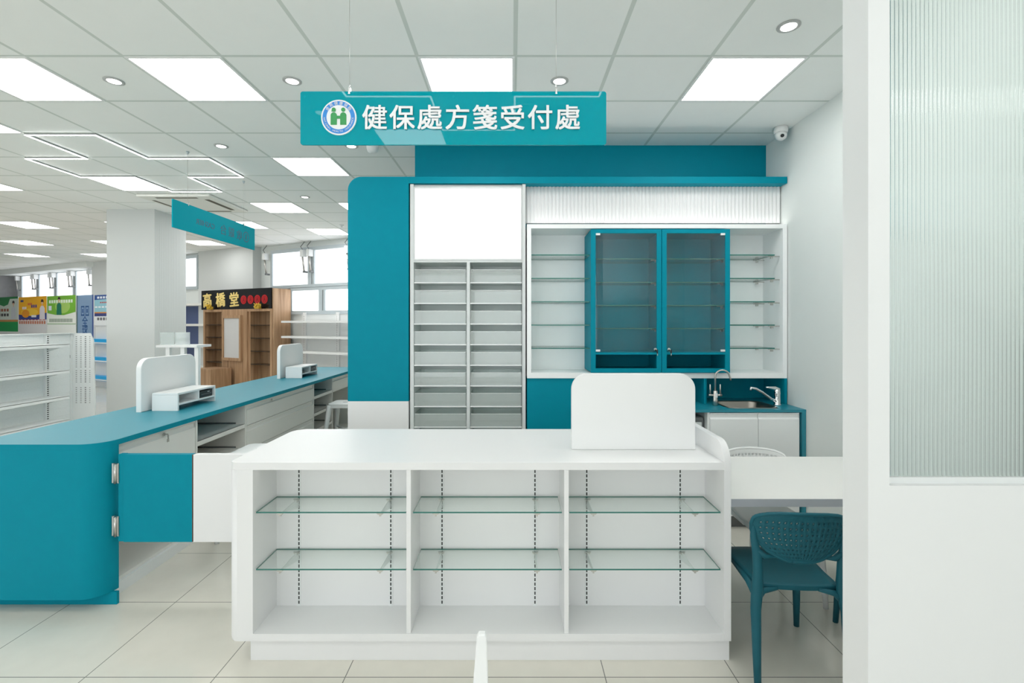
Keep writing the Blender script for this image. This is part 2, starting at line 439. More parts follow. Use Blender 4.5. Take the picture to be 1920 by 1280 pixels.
def downlight(x, y, label):
    t = thing('downlight', label, 'downlight', (x, y, CEIL), group='round recessed downlights')
    b = B(DRING); b.lathe(x, y, [(.060, CEIL - .001), (.060, CEIL - .005), (.046, CEIL - .009), (.041, CEIL - .004)], 32); b.obj('trim_ring', t)
    b = B(DOWN); b.lathe(x, y, [(.040, CEIL - .0065), (.039, CEIL - .0075)], 28); b.obj('lens', t)
for x, y, l in ((-2.68, 3.256, 'round downlight left of the large left light panel'), (-1.48, 3.256, 'round downlight just left of the big teal sign'),
    (.32, 3.256, 'round downlight beside the right wire of the big sign'), (1.52, 2.656, 'round downlight nearest the right partition'),
    (-2.68, 4.456, 'round downlight between the line lamp and the big sign'), (-1.48, 4.456, 'round downlight peeking out under the big sign'),
    (-2.68, 6.256, 'small round downlight above the cashier sign end'), (-5.68, 9.256, 'tiny round downlight under the cashier sign'),
    (-1.48, .856, 'round downlight overhead in front of the counter')):
    downlight(x, y, l)
LBAR = M('line_lamp_housing', (.30, .32, .31), .5)
def line_cross(cx, cy, label):
    """plus-shaped outline of slim light bars; (cx, cy) = centre of the plus"""
    h, g = .3, .9
    P = [(-h, -g), (h, -g), (h, -h), (g, -h), (g, h), (h, h), (h, g), (-h, g), (-h, h), (-g, h), (-g, -h), (-h, -h)]
    t = thing('line_lamp', label, 'lamp', (cx, cy, CEIL), group='cross-shaped line lamps')
    for i in range(12):
        (x0, y0), (x1, y1) = P[i], P[(i + 1) % 12]
        x0 += cx; x1 += cx; y0 += cy; y1 += cy
        xa, xb, ya, yb = min(x0, x1), max(x0, x1), min(y0, y1), max(y0, y1); r = .0065
        if xb - xa > .1: xa -= r; xb += r; ya -= r; yb += r
        else: ya += r + .0004; yb -= r + .0004; xa -= r; xb += r
        b = B(LBAR); b.box(xa, xb, ya, yb, CEIL - .017, CEIL - .002)
        b.m(LINEL); b.box(xa, xb, ya, yb, CEIL - .021, CEIL - .0172)
        b.obj('light_bar', t)
line_cross(-3.88, 5.056, 'cross-shaped outline lamp of slim bars above the teal counter')
line_cross(-.28, 1.456, 'cross-shaped outline lamp of slim bars above the front of the white counter')

# air conditioner, detectors, camera
t = thing('air_conditioner', 'square ceiling cassette air conditioner behind the cashier sign', 'air conditioner', (-4.285, 6.55, CEIL))
b = B(M('warm_white_plastic', (.80, .80, .75), .5)); b.box(-4.75, -3.82, 6.1, 7.0, CEIL - .035, CEIL - .001, .012); b.obj('panel', t)
for a in ((-4.55, -4.02, 6.16, 6.2), (-4.55, -4.02, 6.9, 6.94), (-4.69, -4.65, 6.3, 6.8), (-3.98, -3.92, 6.26, 6.84)):
    b = B(M('vent_slot', (.10, .09, .06), .6)); b.box(*a, CEIL - .037, CEIL - .03); b.obj('air_outlet', t)
t = thing('dome_camera', 'white dome security camera in the corner above the back cabinets', 'camera', (2.24, 4.03, CEIL))
b = B(WHITEP); b.lathe(2.24, 4.03, [(.05, CEIL - .001), (.055, CEIL - .03), (.05, CEIL - .055)], 24); b.obj('base', t)
b = B(WHITEP); b.lathe(2.235, 4.02, [(.042, CEIL - .05), (.047, CEIL - .075), (.040, CEIL - .098), (.018, CEIL - .113)], 24); b.obj('ball', t)
b = B(BLACK); b.sweep([(2.225, 3.985, CEIL - .088), (2.222, 3.972, CEIL - .092)], .014, 14); b.m(GREYW); b.sweep([(2.227, 3.99, CEIL - .087), (2.224, 3.978, CEIL - .09)], .022, 16); b.obj('lens', t)
b = B(WHITEP); b.lathe(-1.28, 4.44, [(.055, CEIL - .001), (.055, CEIL - .03), (.045, CEIL - .06), (.02, CEIL - .075)], 20)
b.obj('smoke_detector', label='small white dome detector under the left part of the big sign', category='detector')
b = B(GREYW); b.lathe(-2.84, 8.06, [(.04, CEIL - .001), (.04, CEIL - .008), (.012, CEIL - .012), (.012, CEIL - .04), (.03, CEIL - .045)], 16)
b.obj('sprinkler', label='tiny ceiling sprinkler head left of the teal pillar', category='sprinkler')

# ------------------------------------------------------------------ hanging signs
SD = 2.3
sx0, sx1, sz0, sz1 = PX(563, SD), PX(1137, SD), PZ(271.5, SD), PZ(171, SD)
t = thing('hanging_sign', 'large glossy teal sign with white Chinese letters hanging above the white counter', 'sign', ((sx0 + sx1) / 2, SD, sz0))
b = B(SIGN); b.prism(rrect(sx0, sx1, sz0, sz1, .012, 4), 'xz', SD, SD + .01, .0012); b.obj('board', t)
b = B(LETW)
for i, ch in enumerate('健保處方箋受付處'):
    for q, (dx, dz) in enumerate(((-.0016, -.0016), (.0016, -.0016), (-.0016, .0016), (.0016, .0016), (0, 0))):
        b.text(ch, .1225, Matrix.Translation((PX(703 + i * 51.6, SD) + dx, SD - .0045 + q * .0003, PZ(220.5, SD) + dz)) @ TXT, .0028)
b.obj('lettering', t)
ex, ez = PX(636, SD), PZ(221, SD)
def ring_text(b, s, r, a0, a1, size, off, y, inward):
    n = len(s)
    for i, ch in enumerate(s):
        if ch == ' ': continue
        a = a0 + (a1 - a0) * i / (n - 1)
        rot = a - PI / 2 if not inward else a + PI / 2
        b.text(ch, size, Matrix.Translation((ex + r * math.cos(a), y, ez + r * math.sin(a))) @ TXT @ Matrix.Rotation(rot, 4, 'Z'), .0006, off)
b = B(LETW); b.prism(disc(ex, ez, .0837, 48), 'xz', SD - .006, SD)
b.m(LBLUE); b.prism(disc(ex, ez, .0770, 48), 'xz', SD - .007, SD - .006); b.m(LETW); b.prism(disc(ex, ez, .0575, 48), 'xz', SD - .008, SD - .007)
ring_text(b, '全民健康保險', .067, math.radians(142), math.radians(38), .0180, 0, SD - .0086, False)
ring_text(b, 'NATIONAL HEALTH INSURANCE', .0672, math.radians(184), math.radians(356), .0118, 0, SD - .0086, True)
b.m(GREEN)
y0, y1 = SD - .0105, SD - .008
for sg in (-1, 1):
    cx = ex + sg * .0225
    b.prism(disc(cx, ez + .035, .0098, 20), 'xz', y0, y1)
    b.prism([(cx - .0145, ez - .036), (cx + .0145, ez - .036), (cx + .0145, ez + .012)] + [(cx + .0145 * math.cos(a), ez + .008 + .0145 * math.sin(a)) for a in [k * PI / 12 for k in range(1, 12)]] + [(cx - .0145, ez + .012)], 'xz', y0, y1)
b.prism([(ex - .0235 - .0095, ez + .0255), (ex - .0235 + .0115, ez + .0255), (ex - .0235 + .009, ez + .031), (ex - .0235 - .0095, ez + .031)], 'xz', y0 - .0004, y0 - .0001)
b.prism([(ex - .012, ez - .008), (ex + .012, ez - .008), (ex + .012, ez + .006), (ex - .012, ez + .006)], 'xz', y0 - .0004, y0 - .0001)
b.obj('emblem', t, label='round white and blue emblem with two green figures')
for px in (655, 1043):
    x = PX(px, SD)
    b = B(STEEL); b.sweep([(x, SD + .005, sz1 + .02), (x, SD + .005, CEIL)], .0011, 6); b.obj('wire', t)
    b = B(CHROME); b.box(x - .005, x + .005, SD - .004, SD + .014, sz1 - .014, sz1 + .018, .001); b.sweep([(x, SD + .005, sz1 + .018), (x, SD + .005, sz1 + .04)], [.004, .0015], 8); b.obj('wire_clip', t)
for px in (571.5, 850, 1127):
    b = B(SIGNB); b.sweep([(PX(px, SD), SD + .0005, PZ(181, SD)), (PX(px, SD), SD - .0006, PZ(181, SD))], .0065, 16); b.obj('screw_cap', t)

cx0 = -3.08; cz0, cz1 = 2.503, 2.762; cy0, cy1 = 4.39, 5.79
t = thing('cashier_sign', 'teal hanging sign seen from behind with faint mirrored CASHIER letters', 'sign', (cx0, (cy0 + cy1) / 2, cz0))
b = B(SIGNB); b.prism(rrect(cy0, cy1, cz0, cz1, .006, 3), 'yz', cx0 - .01, cx0, .001); b.obj('board', t)
# letters face the far aisle (-x); their show-through shade is inlaid as dark letters on the near face
MF = Matrix(((0, 0, -1, 0), (-1, 0, 0, 0), (0, 1, 0, 0), (0, 0, 0, 1)))
zc = (cz0 + cz1) / 2 - .005
for nm, mt, xx in (('lettering', LETW, cx0 - .0113), ('letter_shade_inlay', GHOST, cx0 + .0004)):
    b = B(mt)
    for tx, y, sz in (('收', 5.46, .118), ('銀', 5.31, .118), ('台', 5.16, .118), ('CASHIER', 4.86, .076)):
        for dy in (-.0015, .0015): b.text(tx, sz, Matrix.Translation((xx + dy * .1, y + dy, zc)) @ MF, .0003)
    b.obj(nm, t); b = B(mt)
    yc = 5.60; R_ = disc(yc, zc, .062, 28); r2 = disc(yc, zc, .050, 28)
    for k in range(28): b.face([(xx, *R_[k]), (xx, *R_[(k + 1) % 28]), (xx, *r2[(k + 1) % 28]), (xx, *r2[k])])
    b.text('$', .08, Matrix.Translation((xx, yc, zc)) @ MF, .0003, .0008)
    b.obj('round_logo' if mt is LETW else 'logo_shade_inlay', t)
for y in (4.60, 5.56):
    b = B(STEEL); b.sweep([(cx0 - .005, y, cz1 + .02), (cx0 - .005, y, CEIL)], .0012, 6); b.obj('wire', t)
    b = B(CHROME); b.box(cx0 - .014, cx0 + .004, y - .006, y + .006, cz1 - .014, cz1 + .02, .001); b.obj('wire_clip', t)
    b = B(ALU); b.lathe(cx0 - .005, y, [(.014, CEIL - .001), (.012, CEIL - .012), (.005, CEIL - .03)], 14); b.obj('ceiling_anchor', t)

# ------------------------------------------------------------------ white display counter
CF, CB = 2.326, 3.062; CLX, CRX = -1.368, 1.0545; CT = .963
t = thing('display_counter', 'long white display counter with three open bays of glass shelves', 'counter', (-.16, 2.7, 0))
b = B(WHITE)
# carcass: left end rounded in plan, openings left by assembling the boards
LE = PX(474, CF); RE = PX(1358, CF); d1 = (PX(761.5, CF), PX(770, CF)); d2 = (PX(1058, CF), PX(1066.6, CF)); BK = 2.561
r = .045
endp = [(CLX + r - r * math.cos(a), CF + r - r * math.sin(a)) for a in [k * PI / 2 / 8 for k in range(9)]] + [(LE, CF), (LE, CB), (CLX + .02, CB), (CLX, CB - .02)]
lv = [(.104 + .03 * (1 - math.cos(a)), .03 * (1 - math.sin(a))) for a in [k * PI / 2 / 6 for k in range(7)]] + [(CT - .0361, 0)]
rg = [[b.bm.verts.new((max(x, CLX + ins), y, z)) for x, y in endp] for z, ins in lv]
for k in range(len(rg) - 1):
    n = len(endp)
    for q in range(n):
        f = b.bm.faces.new((rg[k][q], rg[k][(q + 1) % n], rg[k + 1][(q + 1) % n], rg[k + 1][q])); f.smooth = q < 8
b.bm.faces.new(rg[0][::-1]); b.bm.faces.new(rg[-1])
b.box(LE, RE, CF, CB, .104, .139); b.box(LE, RE, BK, CB, .139, CT - .036)
for d in (d1, d2): b.box(d[0], d[1], CF + .004, BK, .139, CT - .036, .001)
b.box(RE, CRX, CF, CB, .104, CT - .036, .001)
b.obj('body', t)
b = B(WHITE); topp = endp[:9] + [(RE, CF), (RE, CB)] + [(CLX + .09 - .09 * math.sin(a), CB - .09 + .09 * math.cos(a)) for a in [k * PI / 2 / 8 for k in range(9)]]
b.prism(topp, 'xy', CT - .036, CT, .001, True); b.obj('counter_top', t)
b = B(WHITE); zt = 1.06; rr = .105
b.prism([(CF, CT - .036), (CB, CT - .036), (CB, zt), (CF + rr, zt)] + [(CF + rr - rr * math.sin(a), zt - rr + rr * math.cos(a)) for a in [k * PI / 2 / 10 for k in range(1, 11)]], 'yz', CRX - .034, CRX, .002, True)
b.obj('raised_side', t)
b = B(WHITE); b.box(PX(470, 2.346), CRX - .001, 2.346, CB - .03, 0, .104); b.obj('plinth', t)
# slotted standards, brackets and shelves
for bay, (xa, xb, px1, px2) in enumerate(((LE + .008, d1[0] - .004, 561, 733), (d1[1] + .008, d2[0] - .01, 829, 1003), (d2[1] + .004, RE - .012, 1100, 1275))):
    for px in (px1, px2):
        x = PX(px, BK)
        b = B(GREYW); b.box(x - .009, x + .009, BK - .003, BK, .139, CT - .037); b.m(SLOT)
        n = 32
        for k in range(n):
            z = .15 + k * (CT - .2) / n
            b.box(x - .0034, x + .0034, BK - .0036, BK - .003, z, z + .0165)
        b.obj('slotted_standard', t)
    for z in (.718, .442):
        b = B(SHELFG); pane_box(b, xa, xb, CF + .014, BK - .012, z - .004, z + .003); b.obj('glass_shelf', t)
        for px in (px1, px2):
            x = PX(px, BK)
            b = B(GREYW); b.prism([(BK - .004, z - .008), (CF + .03, z - .008), (CF + .03, z - .014), (BK - .004, z - .06)], 'yz', x - .002, x + .002)
            b.m(STEEL)
            for yy in (CF + .024, BK - .03):
                b.box(x - .012, x + .012, yy - .006, yy + .006, z - .014, z - .006, .001); b.box(x - .016, x - .009, yy - .004, yy + .004, z - .01, z - .005); b.box(x + .009, x + .016, yy - .004, yy + .004, z - .01, z - .005)
                b.box(x - .004, x + .004, yy - .004, yy + .004, z - .022, z - .012)
            b.obj('shelf_bracket', t)
    for xl in (xa + .012, xb - .012):
        b = B(WHITEP); b.box(xl - .008, xl + .008, CF + .03, CF + .046, CT - .038, CT - .036); b.m(DOWN); b.box(xl - .006, xl + .006, CF + .032, CF + .044, CT - .0385, CT - .038); b.obj('spot_lamp', t)

b = B(WHITEP); b.prism(rrect(PX(1072, 2.56), PX(1304, 2.56), CT + .0005, PZ(700, 2.56), (0, 0, .085, .085), 10), 'xz', 2.56, 2.59, .003, True)
b.obj('counter_screen', label='white rounded screen panel standing on the right of the white counter', category='screen')

# ------------------------------------------------------------------ teal service counter on the left
TX0, TX1, TY0, TY1, TZ = -3.09, -2.32, 2.724, 7.5, .95
t = thing('service_counter', 'long teal service counter with rounded end running back along the left', 'counter', (-2.7, 5.1, 0))
rc = .13
def tplan(xr, y1, r=rc): return [(TX0, TY0)] + [(xr - r + r * math.sin(a), TY0 + r - r * math.cos(a)) for a in [k * PI / 2 / 12 for k in range(13)]] + [(xr, y1), (TX0, y1)]
b = B(TEAL); b.prism(tplan(TX1, TY1), 'xy', TZ - .032, TZ - .001, 0, True); b.m(TEALTOP); b.prism(tplan(TX1, TY1), 'xy', TZ - .0009, TZ, 0, True); b.obj('worktop', t)
b = B(TEAL); b.prism(tplan(-2.32, 2.848), 'xy', .073, TZ - .0322, 0, True); b.obj('end_panel', t)
b = B(TEAL); b.box(TX0 + .02, -2.295, 2.808, 2.826, 0, .0725, .001); b.obj('plinth', t)
b = B(TEAL); b.box(TX0 + .005, TX0 + .025, 2.881, TY1 - .01, 0, TZ - .033); b.obj('back_panel', t)
XF = -2.362
def key_lock(par, y, z, key=True):
    b = B(STEEL); b.sweep([(XF, y, z), (XF + .006, y, z)], .011, 14); b.m(SLOT); b.box(XF + .006, XF + .0065, y - .001, y + .001, z - .006, z + .006); b.obj('lock', par)
    if key:
        b = B(STEEL); b.box(XF + .006, XF + .03, y - .001, y + .001, z - .005, z + .005); b.sweep([(XF + .03, y, z - .003), (XF + .03, y + .003, z - .05)], [.006, .004], 8, flat=.4); b.box(XF + .026, XF + .032, y - .008, y + .01, z - .052, z - .03, .002); b.obj('key', par)
def drawer_unit(ya, yb, zs, label, lock_y, key, bottom=.07):
    u = thing('drawer_unit', label, 'drawers', (XF - .2, (ya + yb) / 2, 0), group='drawer units under the teal counter')
    b = B(CREAM); X0 = TX0 + .03
    b.box(X0, XF - .022, ya + .002, ya + .02, bottom, TZ - .034); b.box(X0, XF - .022, yb - .02, yb - .002, bottom, TZ - .034)
    b.box(X0, XF - .03, ya + .02, yb - .02, bottom, bottom + .02); b.box(X0, X0 + .01, ya + .02, yb - .02, bottom + .02, TZ - .034)
    b.box(X0, XF - .05, ya + .02, yb - .02, zs[-1][0] - .012, zs[-1][0]); b.obj('body', u)
    b = B(GREYW); b.box(X0, XF - .012, ya + .002, yb - .002, 0, bottom - .001); b.obj('plinth', u)
    for i, (z0, z1) in enumerate(zs):
        b = B(CREAM)
        # profiled front: finger groove along the top edge
        pr = [(XF - .022, z0), (XF, z0), (XF, z1 - .05), (XF - .010, z1 - .040), (XF - .012, z1 - .018), (XF - .002, z1 - .010), (XF - .002, z1), (XF - .022, z1)]
        b.prism([(p[0], p[1]) for p in pr], 'xz', ya + .004, yb - .004)
        d = b.obj('drawer', u)
        if i == 0: key_lock(d, lock_y, z1 - .026, key)
    return u
def shelf_unit(ya, yb, zs, label, bottom=.07):
    u = thing('shelf_unit', label, 'shelves', (XF - .2, (ya + yb) / 2, 0), group='open shelf units under the teal counter')
    X0 = TX0 + .03
    b = B(CREAM); b.box(X0, XF, ya + .002, ya + .022, bottom, TZ - .034); b.box(X0, XF, yb - .022, yb - .002, bottom, TZ - .034)
    b.box(X0, X0 + .01, ya + .022, yb - .022, bottom, TZ - .034); b.box(X0, XF, ya + .022, yb - .022, bottom, bottom + .02); b.obj('body', u)
    b = B(GREYW); b.box(X0, XF - .012, ya + .002, yb - .002, 0, bottom - .001); b.obj('plinth', u)
    for z in zs:
        b = B(CREAM); b.box(X0 + .011, XF - .002, ya + .023, yb - .023, z - .012, z); b.box(XF - .02, XF - .001, ya + .023, yb - .023, z - .035, z, .002); b.obj('shelf', u)
        b = B(DGREY); b.box(X0 + .03, XF - .08, yb - .028, yb - .0225, z + .001, z + .013); b.obj('shelf_clip', u)
Z4 = [(.72, .905), (.505, .715), (.29, .50), (.075, .285)]
shelfY = (3.61, 4.30)
drawer_unit(2.851, 3.61, [(.62, .905)], 'cream drawer unit with a key, nearest the rounded end of the teal counter', 3.28, True)
shelf_unit(3.61, 4.30, [.741, .53, .32], 'open cream shelf unit under the first half of the teal counter')
drawer_unit(4.30, 5.75, Z4, 'wide cream drawer stack under the middle of the teal counter', 4.75, False)
shelf_unit(5.75, 6.37, [.755, .55, .35], 'open cream shelf unit behind the white stool near the teal pillar')
drawer_unit(6.37, 7.45, [(.72, .905)], 'cream drawer unit at the far end of the teal counter', 7.0, True)

# counter screens, risers and devices (two stations)
def station(y0, n, lab):
    b = B(WHITEP); b.prism(rrect(y0, y0 + .64, TZ + .0005, 1.36, (0, 0, .085, .085), 10), 'yz', -2.878, -2.838, .004, True)
    b.obj('counter_screen', label='white rounded screen standing on the teal counter, ' + lab, category='screen', group='screens on the teal counter')
    r = thing('monitor_riser', 'white monitor riser with open compartments on the teal counter, ' + lab, 'riser', (-2.7, y0 + .3, TZ), group='risers on the teal counter')
    xa, xb, ya, yb, zt = -2.80, -2.60, y0 + .06, y0 + .54, 1.088
    b = B(WHITEP); b.box(xa, xb, ya, yb, zt - .015, zt, .001); b.obj('top', r)
    for y in (ya, yb - .015): b = B(WHITEP); b.box(xa, xb, y, y + .015, TZ + .0005, zt - .0155); b.obj('end', r)
    b = B(WHITEP); b.box(xa, xb, ya + .0155, yb - .0155, .992, 1.004); b.obj('shelf', r)
    ym = (ya + yb) / 2 + .01
    b = B(WHITEP); b.box(xa, xb, ym, ym + .012, 1.0045, zt - .0155); b.box(xa, xa + .01, ya + .016, yb - .016, 1.0045, zt - .0155); b.obj('divider', r)
    b = B(BLACK); b.box(xa + .03, xb - .008, ym + .03, yb - .03, 1.0045, 1.062, .004); b.m(DGREY); b.box(xb - .0085, xb - .007, ym + .05, yb - .05, 1.03, 1.034); b.m(LETW); b.box(xb - .0079, xb - .0074, yb - .1, yb - .07, 1.045, 1.05)
    b.obj('receipt_printer', label='small black machine in the white riser, ' + lab, category='machine', group='black machines in the risers')
    return r
station(3.70, 0, 'nearer the rounded end')
station(5.92, 1, 'farther along near the teal pillar')
b = B(BLACK); b.box(-2.77, -2.62, 6.02, 6.12, 1.0045, 1.04, .004); b.obj('receipt_printer', label='second black machine in the left compartment of the far riser', category='machine')

# gate between the two counters
t = thing('swing_gate', 'teal swing gate leaf hinged to the teal counter end', 'gate', (-2.305, 2.85, .366))
GZ, GT = .366, .872
b = B(TEAL); b.box(-2.250, -1.853, 2.80, 2.835, GZ, GT, .001); b.box(-2.286, -2.254, 2.808, 2.84, GZ, GT, .001); b.obj('leaf', t)
b = B(M('dark_edge_band', (.10, .06, .04), .5)); b.box(-1.853, -1.850, 2.8005, 2.8345, GZ + .001, GT - .001); b.obj('edge_band', t)
for y in (868, 967):
    z1 = PZ(y, 2.81); z0 = z1 - .115
    b = B(STEEL); b.sweep([(-2.297, 2.800, z0), (-2.297, 2.800, z1)], .009, 12); b.box(-2.3235, -2.306, 2.806, 2.815, z0, z1, .001); b.box(-2.289, -2.28, 2.803, 2.8075, z0, z1); b.box(-2.312, -2.283, 2.8, 2.806, z0 + .004, z1 - .004); b.obj('hinge', t)
t = thing('swing_gate', 'white swing gate leaf hinged to the left end of the white counter', 'gate', (CLX, 2.82, .366))
b = B(WHITE); b.box(-1.846, CLX - .001, 2.80, 2.835, GZ, GT, .001); b.obj('leaf', t)
for z in (.44, .72):
    b = B(STEEL); b.sweep([(CLX - .006, 2.842, z), (CLX - .006, 2.842, z + .09)], .006, 12); b.box(CLX - .03, CLX + .004, 2.836, 2.839, z, z + .09); b.obj('hinge', t)

# white metal stools
def stool(loc, rotz, label):
    t = thing('metal_stool', label, 'stool', loc, rotz, 'white metal stools')
    ZS = .65; h = .165
    b = B(GREYW); 
    b.prism(rrect(-h, h, -h, h, .05, 6), 'xy', ZS - .012, ZS, .004, True); b.prism(rrect(-h + .004, h - .004, -h + .004, h - .004, .05, 6), 'xy', ZS - .05, ZS - .012)
    b.m(SLOT); b.prism(rrect(-.03, .03, -.011, .011, .01, 4), 'xy', ZS, ZS + .0006); b.obj('seat', t, local=True)
    for sx in (-1, 1):
        for sy in (-1, 1):
            b = B(GREYW); b.sweep([(sx * (h - .022), sy * (h - .022), ZS - .02), (sx * (h + .015), sy * (h + .015), .3), (sx * (h + .045), sy * (h + .045), 0)], [.034, .027, .02], 4); b.obj('leg', t, local=True)
    b = B(GREYW)
    for a in (1, -1): b.sweep([(-.16 * a, -.16, .32), (.16 * a, .16, .32)], .012, 6)
    b.obj('brace', t, local=True)
    return t
st = stool((-1.975, 3.79, 0), 0, 'white metal stool half hidden behind the left end of the white counter')
copy_thing(st, (-2.075, 6.02, 0), 0, 'white metal stool next to the teal pillar, before the open shelves')

# ------------------------------------------------------------------ back wall cabinetry
BF = 4.09
t = thing('cabinet_surround', 'teal pillar and ledge framing the back cabinets', 'surround', (-1.13, 4.25, 0))
xl, xr = PX(652, BF), PX(766, BF); zl0, zl1 = PZ(343.5, BF), PZ(331, BF); zm = PZ(752, BF)
b = B(TEAL); b.prism([(xl, zm)] + [(xr, zm), (xr, zl1)] + [(xl + .115 - .115 * math.sin(a), zl1 - .115 + .115 * math.cos(a)) for a in [k * PI / 2 / 10 for k in range(11)]], 'xz', BF, 4.44, .002, True); b.obj('pillar', t)
b = B(WHITE); b.box(xl, xr, BF, 4.44, 0, zm - .0005, .001); b.obj('lower_panel', t, label='white panel below the teal pillar')
b = B(TEAL); b.box(xr + .0005, 2.328, BF, 4.44, zl0, zl1, .001); b.obj('ledge', t)

# fluted strip under the ledge, lit from below
b = B(WHITE); x0, x1 = PX(986, 4.19), 2.329; nfl = 68; pw = (x1 - x0) / nfl; pr = []
for i in range(nfl):
    for k in range(6):
        u = k / 6; pr.append((x0 + (i + u) * pw, 4.20 - .015 * math.sin(PI * u)))
pr.append((x1, 4.20)); z0, z1 = 2.50, zl0 - .001
lo = [b.bm.verts.new((x, y, z0)) for x, y in pr]; hi = [b.bm.verts.new((x, y, z1)) for x, y in pr]
for i in range(len(pr) - 1):
    f = b.bm.faces.new((lo[i], lo[i + 1], hi[i + 1], hi[i])); f.smooth = True
b.box(x0, x1, 4.2005, 4.22, z0, z1)
b.obj('fluted_panel', label='white vertically fluted panel under the teal ledge', category='panel')

# tall drawer cabinet with lightbox
DF = 4.10
t = thing('drawer_cabinet', 'tall white cabinet with two columns of clear-fronted drawers', 'cabinet', ((PX(768, DF) + PX(985, DF)) / 2, 4.26, 0))
xa, xb = PX(769, DF), PX(985.5, DF); zt = zl0 - .004; zb = PZ(488, DF); xm0, xm1 = PX(875, DF), PX(881, DF)
LBF = M('light_grey_cabinet_board', (.66, .68, .675), .45)
b = B(LBF); th = .03
b.box(xa, xa + th, DF, 4.44, .05, zt); b.box(xb - th + .002, xb, DF, 4.44, .05, zt); b.box(xa + th, xb - th, DF + .02, 4.44, zt - .02, zt)
b.box(xa + th, xb - th, 4.42, 4.44, .05, zt - .02); b.box(xm0, xm1, DF + .004, 4.42, .05, zb - .0162); b.box(xa + th, xb - th, DF + .004, 4.42, zb - .016, zb)
b.obj('body', t)
pitch_z = 38.68 * DF / F; zb0 = PZ(531, DF)
cols = ((xa + th + .003, xm0 - .003), (xm1 + .003, xb - th - .002))
for (u0, u1) in cols:
    for k in range(11):
        z0 = zb0 - k * pitch_z; hgt = .118
        if z0 < .1: continue
        b = B(TRAYM); w = .007
        b.box(u0, u1, DF + .006, 4.38, z0, z0 + .008)
        b.box(u0, u0 + w, DF + .006, 4.38, z0 + .008, z0 + hgt); b.box(u1 - w, u1, DF + .006, 4.38, z0 + .008, z0 + hgt); b.box(u0 + w, u1 - w, 4.373, 4.38, z0 + .008, z0 + hgt)
        b.m(WHITEP); b.box(u0, u1, DF + .002, DF + .0055, z0, z0 + .009)
        b.m(GREYW); b.box(u0 - .0025, u0 - .0005, DF + .02, 4.38, z0 + .03, z0 + .05); b.box(u1 + .0005, u1 + .0018, DF + .02, 4.38, z0 + .03, z0 + .05)
        d = b.obj('drawer', t)
        b = B(DRAWG); b.box(u0 + w + .0005, u1 - w - .0005, DF + .006, DF + .010, z0 + .0085, z0 + hgt - .003); b.m(WHITEP); b.box(u0 + w + .0005, u1 - w - .0005, DF + .006, DF + .010, z0 + hgt - .003, z0 + hgt); b.obj('front_pane', d)
t = thing('lightbox', 'blank glowing white lightbox above the clear-fronted drawers', 'lightbox', ((xa + xb) / 2, DF, zb))
b = B(LBF); fx0, fx1, fz0, fz1 = xa + th + .001, xb - th - .001, zb + .001, zt - .022
b.box(fx0, fx1, DF + .002, DF + .06, fz0, fz0 + .012); b.box(fx0, fx1, DF + .002, DF + .06, fz1 - .012, fz1)
b.box(fx0, fx0 + .008, DF + .002, DF + .06, fz0 + .012, fz1 - .012); b.box(fx1 - .008, fx1, DF + .002, DF + .06, fz0 + .012, fz1 - .012); b.obj('frame', t)
b = B(BOXL); b.box(fx0 + .009, fx1 - .009, DF + .006, DF + .05, fz0 + .013, fz1 - .013); b.obj('screen', t)

# white wall cabinet with open glass shelves
ux0, ux1, uz0, uz1 = PX(988, BF), 2.327, PZ(709, BF), PZ(420, BF); fw = .036
t = thing('wall_cabinet', 'white open wall cabinet with glass shelves either side of the teal doors', 'cabinet', ((ux0 + ux1) / 2, 4.27, uz0))
b = B(CABW)
b.box(ux0, ux1, BF, 4.43, uz1 - fw, uz1, .001); b.box(ux0, ux1, BF, 4.43, uz0, uz0 + .045, .001)
b.box(ux0, ux0 + fw, BF, 4.43, uz0 + .045, uz1 - fw); b.box(ux1 - fw, ux1, BF, 4.43, uz0 + .045, uz1 - fw); b.box(ux0 + fw, ux1 - fw, 4.415, 4.43, uz0 + .045, uz1 - fw)
b.obj('body', t)
b = B(LED); b.box(ux0 + .01, ux1 - .01, 4.13, 4.15, uz1 + .0005, uz1 + .003); b.obj('led_strip', t)
kx0, kx1 = .663, 1.831
for y in (477.4, 521.4, 565.2, 609, 652.6):
    z = PZ(y, 4.10)
    for (a, c) in ((ux0 + fw + .003, kx0 - .004), (kx1 + .004, ux1 - fw - .06)):
        b = B(SHELFG); pane_box(b, a, c, 4.105, 4.412, z - .006, z + .003)
        s = b.obj('glass_shelf', t)
        if c > 1.9:
            b = B(STEEL)
            for yy in (4.13, 4.38): b.box(c - .04, c + .055, yy, yy + .012, z - .014, z - .0065); b.box(c - .02, c + .0, yy - .004, yy + .016, z - .03, z - .014, .002)
            b.obj('shelf_support', s)

# teal glazed cabinet in its middle
KF = 4.055
kz0, kz1 = PZ(698.5, KF), PZ(429.5, KF); kx0, kx1 = PX(1108, KF), PX(1369, KF); kxm = PX(1240.8, KF)
t = thing('glazed_cabinet', 'teal cabinet with two glass doors in the middle of the wall cabinet', 'cabinet', ((kx0 + kx1) / 2, 4.23, kz0))
b = B(TEAL)
for x in (kx0, kx1 - .02): b.box(x, x + .02, KF + .024, 4.412, kz0 + .003, kz1 - .003)
b.box(kxm - .012, kxm + .012, KF + .024, 4.40, kz0 + .003, kz1 - .003)
b.box(kx0 + .02, kx1 - .02, KF + .024, 4.412, kz1 - .023, kz1 - .003); b.box(kx0 + .02, kx1 - .02, KF + .024, 4.412, kz0 + .003, kz0 + .02)
b.box(kx0 + .02, kx1 - .02, 4.40, 4.412, kz0 + .02, kz1 - .023)
zmid = PZ(662.5, KF); b.box(kx0 + .021, kx1 - .021, KF + .03, 4.40, zmid - .008, zmid + .008)
b.obj('body', t)
